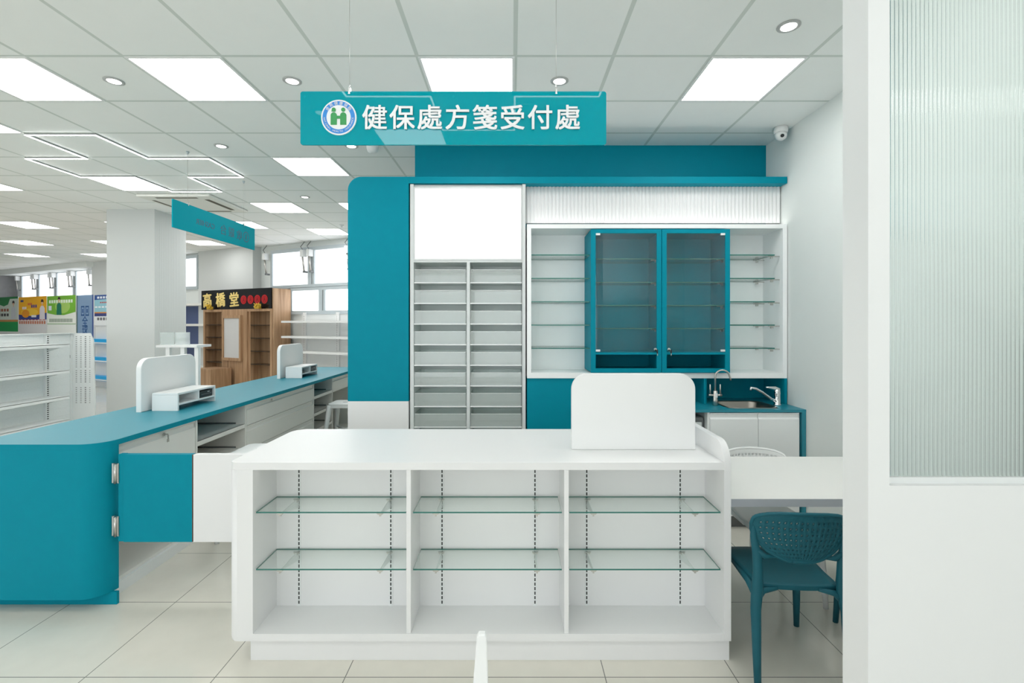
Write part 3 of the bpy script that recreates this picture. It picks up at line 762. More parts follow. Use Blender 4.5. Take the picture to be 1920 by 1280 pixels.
for y in (485, 529, 572.3, 615.8):
    z = PZ(y, 4.10)
    for a, c in ((kx0 + .022, kxm - .014), (kxm + .014, kx1 - .022)):
        b = B(SHELFG); pane_box(b, a, c, 4.11, 4.398, z - .004, z + .004)
        s = b.obj('glass_shelf', t)
        b = B(STEEL); b.box(c - .05, c, 4.14, 4.15, z - .012, z - .0045); b.box(c - .016, c, 4.135, 4.155, z - .026, z - .012); b.obj('shelf_support', s)
for sg, (a, c) in ((-1, (kx0, kxm - .002)), (1, (kxm + .002, kx1))):
    b = B(TEAL); ws = .04
    zr = zmid
    b.box(a, a + ws, KF, KF + .022, kz0, kz1, .0012); b.box(c - ws, c, KF, KF + .022, kz0, kz1, .0012)
    b.box(a + ws - .001, c - ws + .001, KF, KF + .022, kz1 - .034, kz1, .0012); b.box(a + ws - .001, c - ws + .001, KF, KF + .022, kz0, kz0 + .036, .0012)
    b.box(a + ws - .001, c - ws + .001, KF + .001, KF + .021, zr - .009, zr + .009)
    d = b.obj('door', t)
    b = B(CLEAR); b.box(a + ws, c - ws, KF + .003, KF + .008, zr + .0095, kz1 - .034); b.obj('door_pane', d)
    hx = a + ws if sg < 0 else c - ws
    for z in (kz1 - .05, zr + .016):
        b = B(WHITEP); x0 = hx + .002 if sg < 0 else hx - .038; b.box(x0, x0 + .036, KF - .002, KF + .010, z, z + .017, .001); b.obj('glass_clip', d)
    lx = c - ws - .014 if sg < 0 else a + ws + .016
    b = B(CHROME); b.sweep([(lx, KF + .003, zr + .035), (lx, KF - .012, zr + .035)], .012, 16); b.obj('lock', d)
    b = B(CHROME); b.box(lx - .005, lx + .005, KF - .034, KF - .012, zr + .034, zr + .036); b.m(BLACK); b.box(lx + .001, lx + .014, KF - .04, KF - .034, zr + .002, zr + .034, .003); b.m(CHROME); b.box(lx + .006, lx + .012, KF - .038, KF - .034, zr - .016, zr + .004); b.obj('key', d)

# teal panelling below the wall cabinet and the sink niche
t = thing('splash_panelling', 'dark teal panelling below the white wall cabinet, behind the sink', 'panelling', (1.2, 4.3, 0))
b = B(TEAL); b.box(ux0 + .001, .93, BF + .012, BF + .03, 0, uz0 - .001); b.box(.93, .95, BF + .012, 4.44, 0, uz0 - .001); b.obj('front_panel', t)
WT = .948
b = B(TEAL); b.box(.951, 2.305, 4.427, 4.444, WT + .0005, uz0 - .001); b.obj('splashback', t)
xd = PX(1322.5, BF); b = B(TEAL); b.box(xd - .011, xd + .011, BF, 4.426, WT + .0005, uz0 - .001, .001); b.obj('divider', t)
b = B(TEAL); b.box(2.306, 2.327, BF, 4.444, WT + .0005, uz0 - .001, .001); b.obj('side_panel', t)

# worktop, sink and taps
WF = 3.827
wt = thing('worktop', 'teal worktop with end panel holding the steel sink', 'worktop', (1.64, 4.1, WT))
sxa, sxb, sya, syb = 1.735, 2.165, 3.875, 4.27
b = B(TEALTOP)
b.box(.951, sxa + .01, WF, 4.426, WT - .022, WT); b.box(sxb - .01, 2.328, WF, 4.426, WT - .022, WT); b.box(sxa + .01, sxb - .01, WF, sya + .01, WT - .022, WT); b.box(sxa + .01, sxb - .01, syb - .01, 4.426, WT - .022, WT)
b.obj('slab', wt)
b = B(TEALTOP); b.box(2.298, 2.328, WF + .001, 4.40, 0, WT - .0225, .001); b.obj('end_panel', wt)
SINKM = M('sink_steel', (.42, .38, .34), .3, 1)
b = B(SINKM)
R0 = rrect(sxa, sxb, sya, syb, .10, 8); R1 = rrect(sxa + .018, sxb - .018, sya + .018, syb - .018, .085, 8); R2 = rrect(sxa + .028, sxb - .028, sya + .028, syb - .028, .075, 8); R3 = rrect(sxa + .06, sxb - .06, sya + .06, syb - .06, .06, 8)
lev = [(R0, WT + .001), (R0, WT + .004), (R1, WT + .004), (R2, WT - .01), (R2, WT - .13), (R3, WT - .155)]
rings = [[b.bm.verts.new((x, y, z)) for x, y in R] for R, z in lev]
for i in range(len(rings) - 1):
    n = len(rings[i])
    for k in range(n):
        f = b.bm.faces.new((rings[i][k], rings[i][(k + 1) % n], rings[i + 1][(k + 1) % n], rings[i + 1][k])); f.smooth = True
b.bm.faces.new(rings[-1]); 
sk = b.obj('sink', label='rounded stainless steel sink set into the teal worktop', category='sink')
t = thing('purifier_tap', 'brushed steel swan-neck tap with two small levers left of the sink', 'tap', (1.689, 4.02, WT))
x, y = 1.689, 4.02; zb_ = WT + .0008
b = B(STEEL); b.lathe(x, y, [(.021, zb_), (.021, zb_ + .05), (.0185, zb_ + .054), (.0185, zb_ + .12), (.012, zb_ + .124)], 20); b.m(WHITEP); b.box(x - .006, x + .012, y - .0205, y - .018, zb_ + .068, zb_ + .105); b.obj('base', t)
b = B(STEEL); zc_ = 1.243 - .055
b.sweep([(x, y, zb_ + .12), (x, y, zc_)] + [(x + .055 - .055 * math.cos(a), y - .25 * .055 * (1 - math.cos(a)), zc_ + .055 * math.sin(a)) for a in [k * PI / 12 for k in range(1, 11)]] + [(x + .112, y - .028, zc_ - .005), (x + .116, y - .029, zc_ - .028)], .0075, 12); b.obj('spout', t)
for sg in (-1, 1):
    b = B(STEEL); b.sweep([(x + sg * .015, y, zb_ + .085), (x + sg * .055, y, zb_ + .085)], .010, 12); b.sweep([(x + sg * .042, y, zb_ + .09), (x + sg * .042, y, zb_ + .175)], [.0075, .0055], 10); b.obj('lever', t)
t = thing('mixer_tap', 'chrome mixer tap with long angled spout right of the sink', 'tap', (2.205, 4.02, WT))
x, y = 2.205, 4.02
b = B(CHROME); b.lathe(x, y, [(.03, zb_), (.03, zb_ + .01), (.024, zb_ + .014), (.023, zb_ + .09), (.025, zb_ + .1), (.022, zb_ + .13), (.01, zb_ + .14)], 20); b.obj('base', t)
b = B(CHROME); b.sweep([(x - .015, y - .003, zb_ + .035), (x - .06, y - .01, zb_ + .06), (x - .13, y - .02, zb_ + .11), (x - .19, y - .03, zb_ + .142), (x - .235, y - .035, zb_ + .15), (x - .242, y - .037, zb_ + .13)], [.014, .011, .010, .010, .011, .011], 12); b.obj('spout', t)
b = B(CHROME); b.sweep([(x + .012, y, zb_ + .125), (x - .02, y - .002, zb_ + .142), (x - .065, y - .006, zb_ + .148), (x - .10, y - .008, zb_ + .152)], [.022, .017, .010, .005], 12, flat=.8); b.obj('lever', t)

# white base cabinet under the sink
t = thing('base_cabinet', 'white two-door cabinet under the teal worktop', 'cabinet', (1.92, 4.1, 0))
x0, xc, x1 = PX(1330, 3.85), PX(1419.5, 3.85), 2.293
b = B(CABW); b.box(x0 - .02, x0 - .002, WF + .012, 4.42, .1, WT - .023); b.box(x1 - .016, x1, WF + .03, 4.42, .1, WT - .023); b.box(x0 - .002, x1 - .016, 3.86, 4.42, .1, .12); b.box(x0 - .002, x1 - .016, 4.405, 4.42, .12, .75); b.box(x0 - .002, x1 - .016, 3.852, 3.87, WT - .06, WT - .023); b.obj('body', t)
b = B(DGREY); b.box(x0 - .02, x1, 3.88, 4.40, 0, .099); b.obj('plinth', t)
for a, c in ((x0, xc - .002), (xc + .002, x1 - .018)):
    b = B(CABW); zT = WT - .028
    b.prism([(3.83, .105), (3.83, zT - .048), (3.842, zT - .036), (3.842, zT - .012), (3.832, zT - .006), (3.832, zT), (3.85, zT), (3.85, .105)], 'yz', a, c); b.obj('door', t)
t = thing('filter_box', 'grey metal box under the worktop beside the sink cabinet', 'box', (1.39, 4.05, 0))
b = B(DGREY); b.box(1.16, 1.545, 3.88, 4.3, 0, .88, .02, 3); b.obj('body', t)
b = B(GREYW); b.box(1.18, 1.52, 3.872, 3.8795, .6, .84, .003); b.obj('front_cover', t)

# ------------------------------------------------------------------ consulting table and chairs
t = thing('table', 'white table joined to the right end of the white counter', 'table', (1.66, 2.82, 0))
b = B(M('warm_white_tabletop', (.87, .855, .82), .4)); b.box(1.0575, 2.26, 2.433, 3.20, .71, .75, .0015); b.obj('tabletop', t)
b = B(M('grey_edge_band', (.56, .58, .62), .35)); b.box(1.0575, 2.26, 2.43, 2.4328, .7105, .7495); b.obj('edge_band', t)
for x, y in ((1.10, 2.56), (1.10, 3.1), (2.19, 2.5), (2.19, 3.15)):
    b = B(GREYW); b.box(x - .02, x + .02, y - .02, y + .02, 0, .7095, .002); b.obj('leg', t)
def chair(loc, rotz, mat, label):
    t = thing('plastic_chair', label, 'chair', loc, rotz, 'moulded plastic chairs at the table')
    # backrest: perforated curved shell
    NXc, NYc = 18, 10; b = B(mat)
    zt, zb = .79, .575
    def S(u, v):      # u -1..1, v 0 top .. 1 bottom
        w = .213 * (1 - .06 * (1 - v) ** 6) * math.sqrt(max(0, 1 - (max(0, v - .18) / .835) ** 2.1))
        crown = .012 * (1 - u * u) * (1 - v)
        z = zt - (zt - zb) * v + crown - .012 - .022 * (abs(u) ** 5) * (1 - v) ** 3
        x = u * w
        y = -.235 - .035 * (1 - v) + .055 * (x / .213) ** 2
        return (x, y, z)
    cells = {}
    vc = {}
    def V(u, v):
        k = (round(u, 5), round(v, 5))
        if k not in vc: vc[k] = b.bm.verts.new(S(*k))
        return vc[k]
    for i in range(NXc):
        for j in range(NYc):
            u0, u1 = -1 + 2 * i / NXc, -1 + 2 * (i + 1) / NXc; VV = lambda q: .5 * q + .5 * math.sin(q * PI / 2); v0, v1 = VV(j / NYc), VV((j + 1) / NYc)
            um, vm = (u0 + u1) / 2, (v0 + v1) / 2
            ring = [V(u0, v0), V(um, v0), V(u1, v0), V(u1, vm), V(u1, v1), V(um, v1), V(u0, v1), V(u0, vm)]
            if 1 <= i < NXc - 1 and 1 <= j < NYc - 1:
                hx, hy = (u1 - u0) * .19, (v1 - v0) * .22
                inner = [b.bm.verts.new(S(um + hx * math.cos(a), vm - hy * math.sin(a))) for a in [PI * .75, PI * .5, PI * .25, 0, -PI * .25, -PI * .5, -PI * .75, PI]]
                for k in range(8):
                    f = b.bm.faces.new((ring[k], ring[(k + 1) % 8], inner[(k + 1) % 8], inner[k])); f.smooth = True
            else:
                f = b.bm.faces.new(ring); f.smooth = True
    bmesh.ops.remove_doubles(b.bm, verts=b.bm.verts[:], dist=.0008)
    b.mi = 0
    o = b.obj('backrest', t, local=True)
    md = o.modifiers.new('thick', 'SOLIDIFY'); md.thickness = .009; md.offset = 0
    # rounded rim of the backrest
    rim = [S(-1, v) for v in (1, .995, .985, .97, .94, .9, .8, .65, .5, .35, .2, .1, .03)] + [S(u, 0) for u in (-.97, -.9, -.75, -.5, -.25, 0, .25, .5, .75, .9, .97)] + [S(1, v) for v in (.03, .1, .2, .35, .5, .65, .8, .9, .94, .97, .985, .995, 1)]
    rim = rim + [S(u, 1) for u in (.5, 0, -.5)] + [rim[0]]
    b = B(mat); b.sweep(rim, .0085, 8); b.obj('back_rim', t, local=True)
    # seat: dished plate
    b = B(mat); NX, NY = 16, 16
    def Q(u, v, dz=0):
        hw = .195 + .012 * v
        sx = u * math.sqrt(1 - .10 * v * v); sy = v * math.sqrt(1 - .12 * u * u)
        return (sx * hw, sy * .215 + .01, .44 - .012 * (1 - u * u) * (1 - v * v) - (.02 * max(0, v - .7) / .3) + dz)
    g = [[b.bm.verts.new(Q(-1 + 2 * i / NX, -1 + 2 * j / NY)) for j in range(NY + 1)] for i in range(NX + 1)]
    h = [[b.bm.verts.new(Q(-1 + 2 * i / NX, -1 + 2 * j / NY, -.02)) for j in range(NY + 1)] for i in range(NX + 1)]
    for i in range(NX):
        for j in range(NY):
            b.bm.faces.new((g[i][j], g[i + 1][j], g[i + 1][j + 1], g[i][j + 1])).smooth = True
            b.bm.faces.new((h[i][j], h[i][j + 1], h[i + 1][j + 1], h[i + 1][j])).smooth = True
    for i in range(NX):
        for j in (0, NY): b.bm.faces.new((g[i][j], g[i + 1][j], h[i + 1][j], h[i][j]))
    for j in range(NY):
        for i in (0, NX): b.bm.faces.new((g[i][j], g[i][j + 1], h[i][j + 1], h[i][j]))
    o = b.obj('seat', t, local=True)
    # legs; the rear pair rises into the back posts, with a webbed fillet to the seat
    for sx in (-1, 1):
        b = B(mat)
        b.sweep([(sx * .200, -.208, .725), (sx * .199, -.210, .66), (sx * .186, -.214, .58), (sx * .182, -.215, .50), (sx * .186, -.215, .43), (sx * .196, -.225, .34), (sx * .198, -.24, .15), (sx * .198, -.25, 0)], [.010, .015, .021, .022, .026, .023, .019, .015], 12, flat=.85, up=(1, 0, 0))
        b.sweep([(sx * .186, -.214, .60), (sx * .150, -.215, .575), (sx * .105, -.222, .580)], [.016, .012, .007], 8)
        b.sweep([(sx * .190, -.218, .385), (sx * .155, -.205, .415), (sx * .09, -.20, .425)], [.018, .014, .008], 8)
        b.sweep([(sx * .190, -.215, .40), (sx * .190, -.12, .420), (sx * .190, .08, .422)], [.020, .015, .012], 8)
        b.obj('leg', t, local=True)
        b = B(mat)
        b.sweep([(sx * .180, .185, .43), (sx * .188, .195, .36), (sx * .20, .215, .15), (sx * .205, .225, 0)], [.024, .022, .018, .014], 12, flat=.85, up=(1, 0, 0))
        b.sweep([(sx * .183, .19, .39), (sx * .150, .19, .412), (sx * .08, .195, .418)], [.016, .012, .008], 8)
        b.obj('leg', t, local=True)
    return t
c1 = chair((1.315, 2.40, 0), math.radians(-4), TEALP, 'teal perforated plastic chair in front of the table, its back to the viewer')
copy_thing(c1, (1.985, 2.43, 0), math.radians(3), 'teal plastic chair mostly hidden behind the right partition')
c2 = chair((1.60, 3.0, 0), math.radians(178), WHITEP, 'white perforated plastic chair on the far side of the table')

# slim white upright at the bottom edge, close to the viewer
t = thing('display_stand', 'slim white upright panel at the bottom edge in front of the counter', 'stand', (-.052, .85, 0))
b = B(WHITEP); b.prism([(-.072, .02), (-.034, .02), (-.0400, 1.04), (-.0415, 1.112), (-.045, 1.119), (-.055, 1.119), (-.0585, 1.114), (-.0644, 1.04)], 'xz', .80, .812, .002); b.obj('panel', t)
b = B(WHITEP); b.box(-.16, .06, .76, 1.0, 0, .02, .004); b.obj('base', t)

# ------------------------------------------------------------------ gondola shelving on the left
GXB, GXS = -5.98, -5.68
t = thing('gondola_shelf', 'pale metal gondola shelving behind the teal counter at the left edge', 'shelving', (-5.85, 5.4, 0))
b = B(MESHW); b.box(GXB - .02, GXB, 3.9, 6.56, .1, 1.49)
b.m(GREYW)
for k in range(12): b.box(GXB, GXB + .003, 3.9, 6.56, .3 + k * .1, .304 + k * .1)
b.obj('back_panel', t)
for y in (4.4, 5.3, 6.2):
    b = B(GREYW); b.box(GXB - .03, GXB + .03, y - .03, y + .03, 0, 1.5); b.m(SLOT)
    for k in range(40): b.box(GXB + .03, GXB + .0305, y - .012, y + .012, .4 + k * .027, .412 + k * .027)
    b.obj('upright', t)
for z in (1.363, 1.03, .70, .4):
    b = B(GREYW); b.box(GXB + .031, GXS, 3.9, 6.20, z - .006, z); b.box(GXS - .02, GXS, 3.9, 6.20, z - .04, z + .004, .002); b.obj('shelf', t)
    for y in (4.4, 5.3, 6.2):
        b = B(GREYW); b.prism([(GXB + .031, z - .007), (GXS - .03, z - .007), (GXS - .03, z - .02), (GXB + .031, z - .10)], 'xz', y + .002, y + .006); b.obj('shelf_bracket', t)
b = B(GREYW); b.box(GXB - .02, GXB + .05, 3.9, 6.56, 1.49, 1.5); b.obj('top_rail', t)
b = B(GREYW); ye = 6.56
b.prism([(GXB - .03, 0), (GXS + .03, 0), (GXS + .02, .5), (GXS - .005, 1.40), (GXS - .05, 1.495), (GXB - .03, 1.495)], 'xz', ye, ye + .02); b.box(GXB - .03, GXB + .02, ye - .02, ye, 0, 1.495)
b.m(SLOT)
for k in range(36):
    z = .55 + k * .0255
    if k in (9, 10, 18): continue
    for j in range(4):
        x = GXB + .06 + j * .062; b.box(x, x + .020 if j != 3 else x + .014, ye - .0006, ye, z, z + (.006 if j != 2 else .009))
b.box(GXB - .01, GXB + .004, ye - .0206, ye - .02, 1.16, 1.2)
b.obj('end_panel', t, label='perforated pale metal end panel')

# white display rack in front of the column
t = thing('display_rack', 'white metal rack with clear panels in front of the square column', 'rack', (-4.3, 6.2, 0))
D = 6.2; b = B(WHITEP); z = PZ(647, D)
b.box(PX(292, D), PX(369, D), D, D + .3, z - .03, z, .002); b.obj('board', t)
for px in (312, 340, 366):
    b = B(WHITEP); b.box(PX(px, D) - .025, PX(px, D) + .025, D + .02, D + .07, 0, z - .031); b.obj('post', t)
for a, c in ((295, 321), (323, 351)):
    b = B(CLEAR); b.m(clear('acrylic_sheet', (.9, .93, .93), haze=.3)); b.box(PX(a, D), PX(c, D), D + .05, D + .055, z + .0005, z + .165); b.obj('clear_panel', t)

# ------------------------------------------------------------------ along the oblique back wall
def along(pxa, pxb, v):
    sa, sb = wall_s(pxa, v), wall_s(pxb, v); p = wall_p(0, v, sa)
    q = wall_p(0, v, (sa + sb) / 2)
    return p, sa - sb, q.y
# white wall shelving right of the wooden cabinet
p, L, D = along(527, 690, .42)
z1 = PZ(585, D + .3)
t = thing('wall_shelving', 'white slotted wall shelving below the bright windows', 'shelving', (p.x, p.y, 0), WA)
b = B(GREYW); b.box(.12, L, .38, .41, .05, z1); b.obj('back_panel', t, local=True)
for x in (.25, 1.15, 2.05):
    b = B(WHITEP); b.box(x - .04, x + .04, .34, .379, 0, z1); b.m(SLOT)
    for k in range(34): b.box(x - .016, x - .004, .3395, .34, .6 + k * .035, .612 + k * .035)
    b.obj('upright', t, local=True)
for y in (601, 631, 660, 690):
    z = PZ(y, D); b = B(WHITEP); b.box(0, L, 0, .339, z - .02, z, .002); b.box(0, L, 0, .02, z - .04, z - .02); b.obj('shelf', t, local=True)
# wooden medicine cabinet with plaque
p, L, D = along(381, 510, .5)
def zz(y): return PZ(y, D)
t = thing('wooden_cabinet', 'brown wooden display cabinet with open bays behind the teal counter', 'cabinet', (p.x, p.y, 0), WA)
def lx(px, v=.5): return wall_s(381, .5) - wall_s(px, v)
zT = zz(579.5)
DP = .28
b = B(WOOD)
b1, b2 = (lx(384), lx(414)), (lx(467), lx(506))
b.box(0, b1[0], 0, DP, 0, zT - .05); b.box(b1[1], b2[0], .03, DP, 0, zT - .05); b.box(b2[1], L, 0, DP, 0, zT - .05)
b.box(0, L, 0, DP, zT - .05, zT); b.m(WOODD); b.box(b1[0], b1[1], DP - .03, DP, 0, zT - .05); b.box(b2[0], b2[1], DP - .03, DP, 0, zT - .05); b.obj('body', t, local=True)
b = B(WOOD); b.box(b1[1] + .03, b2[0] - .06, 0, .0295, 0, zT - .05); b.obj('centre_panel', t, local=True)
for (a, c) in (b1, b2):
    for y in (610, 634, 658, 682):
        z = zz(y) + .01; b = B(SMOKE); pane_box(b, a + .002, c - .002, .03, .245, z - .006, z + .006, 'z', SMOKE, M('smoked_edge', (.02, .015, .012), .2)); b.obj('glass_shelf', t, local=True)
f0, f1 = lx(420), lx(455); fz0, fz1 = zz(676), zz(591)
b = B(WOOD)
b.box(f0, f1, -.05, -.0005, fz0, fz0 + .06); b.box(f0, f1, -.05, -.0005, fz1 - .06, fz1); b.box(f0, f0 + .05, -.05, -.0005, fz0 + .06, fz1 - .06); b.box(f1 - .05, f1, -.05, -.0005, fz0 + .06, fz1 - .06)
f = b.obj('board_frame', t, local=True)
b = B(M('grey_white_board', (.62, .62, .62), .4)); b.box(f0 + .05, f1 - .05, -.03, -.02, fz0 + .06, fz1 - .06); b.obj('blank_board', f, local=True)
b = B(WOOD); b.box(lx(408), lx(440), -.5, -.07, 0, zz(687) - .02, .004); p2 = b.obj('plinth_box', t, local=True)
b = B(WOOD); e0 = L + .012; b.box(e0, e0 + .03, .0, .40, 0, zz(545) + .02); o = b.obj('side_board', t, local=True, label='tall wooden board closing the right side')
# black plaque on top
t = thing('plaque', 'black lacquer plaque with gold characters and four red discs on the wooden cabinet', 'plaque', (p.x, p.y, zT), WA)
pz0, pz1 = zT + .001, zz(541.5); q0, q1 = lx(374), lx(505)
hz = pz1 - pz0
b = B(LACQ); b.box(q0, q1, .04, .075, .001, hz, .004); b.obj('board', t, local=True)
w = q1 - q0
for ch, fx in (('高', .095), ('橋', .295), ('堂', .495)):
    b = B(GOLDL)
    for q, (dx, dz) in enumerate(((-.009, 0), (.009, 0), (0, .007), (0, -.007))):
        b.text(ch, hz * .76, Matrix.Translation((q0 + w * fx + dx, .037 + q * .0008, hz * .5 + dz)) @ TXT @ Matrix.Rotation(.06, 4, 'Z'), .003)
    b.obj('gold_character', t, local=True)
for fx in (.63, .725, .82, .915):
    b = B(RED); b.prism(disc(q0 + w * fx, hz * .46, hz * .215, 24), 'xz', .034, .04)
    b.m(REDD); b.prism(disc(q0 + w * fx, hz * .46, hz * .16, 24), 'xz', .0325, .034); b.m(RED); b.prism(disc(q0 + w * fx, hz * .46, hz * .13, 24), 'xz', .031, .0325)
    b.m(REDD); b.prism([(q0 + w * fx - .03, hz * .36), (q0 + w * fx + .035, hz * .40), (q0 + w * fx + .01, hz * .58), (q0 + w * fx - .012, hz * .56)], 'xz', .030, .031)
    b.obj('red_disc', t, local=True)
for k, (px, lb) in enumerate(((393, 'gold ornament under the left end of the black plaque'), (483, 'gold ornament under the right part of the black plaque'))):
    pp = wall_p(px, .54); b = B(GOLD)
    random.seed(7 + k)
    for j in range(26):
        a = random.random() * 6.28; rr_ = random.random() * .09; z = random.random() * .09 - .03
        b.sweep([(rr_ * math.cos(a) * 1.2, -.0 + rr_ * .3 * math.sin(a), z), (rr_ * math.cos(a) * 1.2 + .035 * math.cos(a), rr_ * .3 * math.sin(a) - .01, z + .03)], [.018, .004], 6)
    b.box(-.07, .07, -.02, .03, -.03, .0)
    o = b.obj('gold_ornament', label=lb, category='ornament', group='gold ornaments on the wooden cabinet'); o.location = (pp.x, pp.y, zT + .031); o.rotation_euler = (0, 0, WA)
# navy-backed shelf left of the wooden cabinet
p, L, D = along(308, 382, .35)
t = thing('navy_shelf', 'open shelving with a navy back between the column and the wooden cabinet', 'shelving', (p.x, p.y, 0), WA)
zt = PZ(569, D); b = B(NAVY); b.box(0, L, .3, .33, 0, zt); b.obj('back_panel', t, local=True)
for y in (569, 607, 647, 685):
    z = PZ(y, D); b = B(CREAM); b.box(0, L, 0, .3, z - .05, z, .002); b.obj('shelf', t, local=True)
b = B(CREAM); b.box(-.03, 0, 0, .33, 0, zt); b.obj('side', t, local=True)

# poster-topped shelf units far left
def col(c): return lin(c)
PM = {}
def pm(c):
    if c not in PM: PM[c] = M('print_%d_%d_%d' % c, lin(c), .5)
    return PM[c]
def person_print(b, cx, z0, h, coat, hair, y):
    """flat printed figure: torso, neck, head, hair"""
    w = h * .30
    b.m(pm(hair)); b.prism(disc(cx, z0 + h * .88, w * .48, 16, h * .115), 'xz', y - .0005, y)
    b.m(pm(coat)); b.prism([(cx - w * .95, z0), (cx + w * .95, z0), (cx + w * .85, z0 + h * .55), (cx + w * .35, z0 + h * .68), (cx - w * .35, z0 + h * .68), (cx - w * .85, z0 + h * .55)], 'xz', y - .001, y)
    b.m(pm((224, 180, 150))); b.prism(disc(cx, z0 + h * .84, w * .36, 16, h * .095), 'xz', y - .0015, y); b.prism([(cx - w * .15, z0 + h * .66), (cx + w * .15, z0 + h * .66), (cx + w * .12, z0 + h * .78), (cx - w * .12, z0 + h * .78)], 'xz', y - .0014, y)
    b.m(pm(hair)); b.prism([(cx - w * .4, z0 + h * .86), (cx + w * .4, z0 + h * .86), (cx + w * .36, z0 + h * .97), (cx, z0 + h * 1.0), (cx - w * .36, z0 + h * .97)], 'xz', y - .002, y)
def poster(pxa, pxb, ytop, ybot, label, draw, body=WHITEP, v=.55):
    p, L, D = along(pxa, pxb, v)
    t = thing('poster_shelf', label, 'shelf unit', (p.x, p.y, 0), WA, 'poster-topped shelf units')
    z0, z1 = PZ(ybot, D), PZ(ytop, D)
    b = B(body); b.box(0, L, .02, .5, 0, z1 - .02); b.obj('body', t, local=True)
    b = B(WHITEP); b.box(.005, L - .005, 0, .019, z0, z1); draw(b, L, z0, z1 - z0); b.obj('poster', t, local=True)
    return t, L, D
def bars(b, c, x0, x1, z, h, n, y=-.0012):
    b.m(pm(c)); w = (x1 - x0) / n
    for i in range(n): b.prism([(x0 + i * w, z), (x0 + (i + .72) * w, z), (x0 + (i + .72) * w, z + h), (x0 + i * w, z + h)], 'xz', y, 0)
def R(b, c, x0, x1, z0, z1, y=-.0006): b.m(pm(c)); b.prism([(x0, z0), (x1, z0), (x1, z1), (x0, z1)], 'xz', y, 0)
def dr_green(b, L, z, h):
    R(b, (0, 150, 75), .005, L - .005, z, z + h * .28); R(b, (190, 130, 70), .005, L - .005, z + h * .28, z + h * .34)
    R(b, (205, 215, 205), .005, L - .005, z + h * .34, z + h * .94); R(b, (15, 120, 60), .005, L - .005, z + h * .94, z + h)
    b.m(pm((15, 120, 60))); b.prism([(L * .25, z + h * .95), (L * .35, z + h * .78), (L * .5, z + h * .73), (L * .65, z + h * .78), (L * .72, z + h * .95)], 'xz', -.001, 0)
    bars(b, (150, 80, 50), L * .2, L * .7, z + h * .58, h * .08, 5); bars(b, (60, 60, 60), L * .2, L * .7, z + h * .44, h * .08, 5)
    person_print(b, L * .84, z + h * .35, h * .54, (200, 205, 210), (40, 30, 28), -.002)
def dr_yellow(b, L, z, h):
    R(b, (225, 225, 228), .005, L - .005, z, z + h * .42); R(b, (245, 180, 20), .005, L - .005, z + h * .42, z + h)
    b.m(pm((40, 60, 140))); b.prism([(.005, z + h * .38), (L - .005, z + h * .38), (L - .005, z + h * .56), (L * .5, z + h * .47), (.005, z + h * .52)], 'xz', -.001, 0)
    b.m(pm((250, 205, 60))); b.prism(disc(L * .4, z + h * .58, L * .30, 20, h * .10), 'xz', -.0014, 0); b.m(pm((235, 150, 20))); b.prism(disc(L * .26, z + h * .54, L * .14, 20, h * .11), 'xz', -.0018, 0)
    R(b, (235, 235, 240), L * .47, L * .64, z + h * .44, z + h * .50, -.002); R(b, (60, 70, 130), L * .07, L * .18, z + h * .86, z + h * .92, -.001)
    bars(b, (70, 60, 140), L * .46, L * .68, z + h * .70, h * .08, 3); bars(b, (215, 90, 60), L * .34, L * .5, z + h * .77, h * .06, 3); bars(b, (235, 235, 250), L * .14, L * .30, z + h * .66, h * .07, 3)
    bars(b, (200, 120, 90), .03, L - .03, z + h * .26, h * .08, 12); bars(b, (190, 80, 60), .03, L - .03, z + h * .36, h * .02, 8)
    person_print(b, L * .85, z + h * .38, h * .54, (232, 226, 232), (60, 35, 25), -.002)
def dr_lime(b, L, z, h):
    R(b, (240, 244, 240), .005, L - .005, z, z + h * .26); R(b, (90, 160, 60), .005, L - .005, z + h * .255, z + h * .27, -.0008)
    R(b, (242, 246, 238), .005, L - .005, z + h * .27, z + h); 
    b.m(pm((125, 190, 60))); b.prism([(.005, z + h * .55), (L * .3, z + h * .50), (L * .6, z + h * .49), (L - .005, z + h * .57), (L - .005, z + h), (.005, z + h)], 'xz', -.001, 0)
    b.m(pm((175, 215, 110))); b.prism(disc(L * .55, z + h * .72, L * .26, 24, h * .18), 'xz', -.0012, 0)
    bars(b, (240, 250, 235), L * .07, L * .92, z + h * .81, h * .08, 10, -.0014); bars(b, (150, 165, 150), L * .08, L * .9, z + h * .31, h * .09, 16); R(b, (230, 235, 250), L * .05, L * .16, z + h * .62, z + h * .74, -.0016)
    person_print(b, L * .43, z + h * .50, h * .47, (20, 120, 95), (35, 28, 26), -.002)
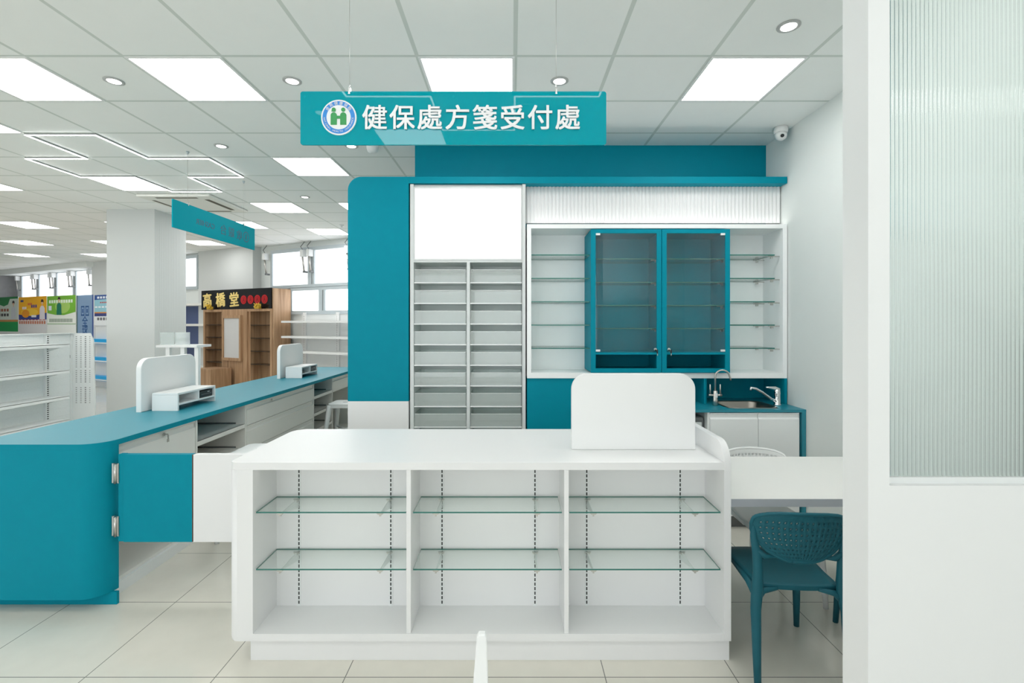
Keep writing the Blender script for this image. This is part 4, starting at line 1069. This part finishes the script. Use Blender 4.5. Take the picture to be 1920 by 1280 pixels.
def dr_column(b, L, z, h):
    R(b, (130, 158, 190), .005, L - .005, z, z + h); R(b, (60, 85, 150), L * .92, L - .005, z, z + h, -.001); R(b, (20, 80, 60), .005, L * .05, z, z + h, -.001)
    b.m(pm((50, 95, 150)))
    for dx in (-.13, .13):
        x = L * (.5 + dx); a = L * .1
        for q in ((-a, -a, a, -a * .7), (-a, a * .7, a, a), (-a, -a, -a * .7, a), (a * .7, -a, a, a), (-a * .35, -a * .4, a * .35, a * .4)):
            b.prism([(x + q[0], z + h * .66 + q[1] * 1.5), (x + q[2], z + h * .66 + q[1] * 1.5), (x + q[2], z + h * .66 + q[3] * 1.5), (x + q[0], z + h * .66 + q[3] * 1.5)], 'xz', -.002, 0)
    for ch, fz in (('全', .44), ('球', .25)):
        b.text(ch, L * .34, Matrix.Translation((L * .5, -.001, z + h * fz)) @ TXT, .001, .003)
def dr_blue(b, L, z, h):
    R(b, (235, 238, 240), .005, L - .005, z, z + h * .30); R(b, (60, 70, 130), .005, L - .005, z + h * .30, z + h * .40); R(b, (220, 140, 60), .005, L - .005, z + h * .40, z + h * .44)
    R(b, (150, 200, 215), .005, L - .005, z + h * .44, z + h * .86); b.m(pm((40, 80, 150))); b.prism([(.005, z + h), (.005, z + h * .84), (L * .5, z + h * .86), (L - .005, z + h * .92), (L - .005, z + h)], 'xz', -.001, 0)
    bars(b, (235, 240, 245), L * .1, L * .5, z + h * .88, h * .07, 4, -.0014); bars(b, (190, 70, 60), L * .2, L * .5, z + h * .73, h * .04, 5); bars(b, (240, 245, 250), L * .02, L * .5, z + h * .58, h * .05, 4)
    bars(b, (110, 110, 115), L * .1, L * .5, z + h * .17, h * .09, 4)
poster(-18, 34, 557, 621, 'shelf unit topped by a green and white poster at the left edge', dr_green)
poster(35, 87.5, 556, 625, 'shelf unit topped by the yellow poster with a woman in white', dr_yellow)
poster(88.5, 142, 554, 626, 'shelf unit topped by the lime green poster with a person in a green jacket', dr_lime)
poster(143.5, 175.5, 553, 640, 'blue column display with vertical Chinese characters', dr_column)
t, L, D = poster(177, 232, 552, 610, 'white shelf unit with bright blue shelf edges beside the column', dr_blue)
for y in (640, 674, 709):
    z = PZ(y, D); b = B(BLUE); b.box(.02, L - .02, -.12, .019, z - .06, z + .06, .003); b.m(WHITEP); b.box(.03, L - .03, -.13, -.121, z - .05, z - .02); b.obj('shelf_edge', t, local=True)
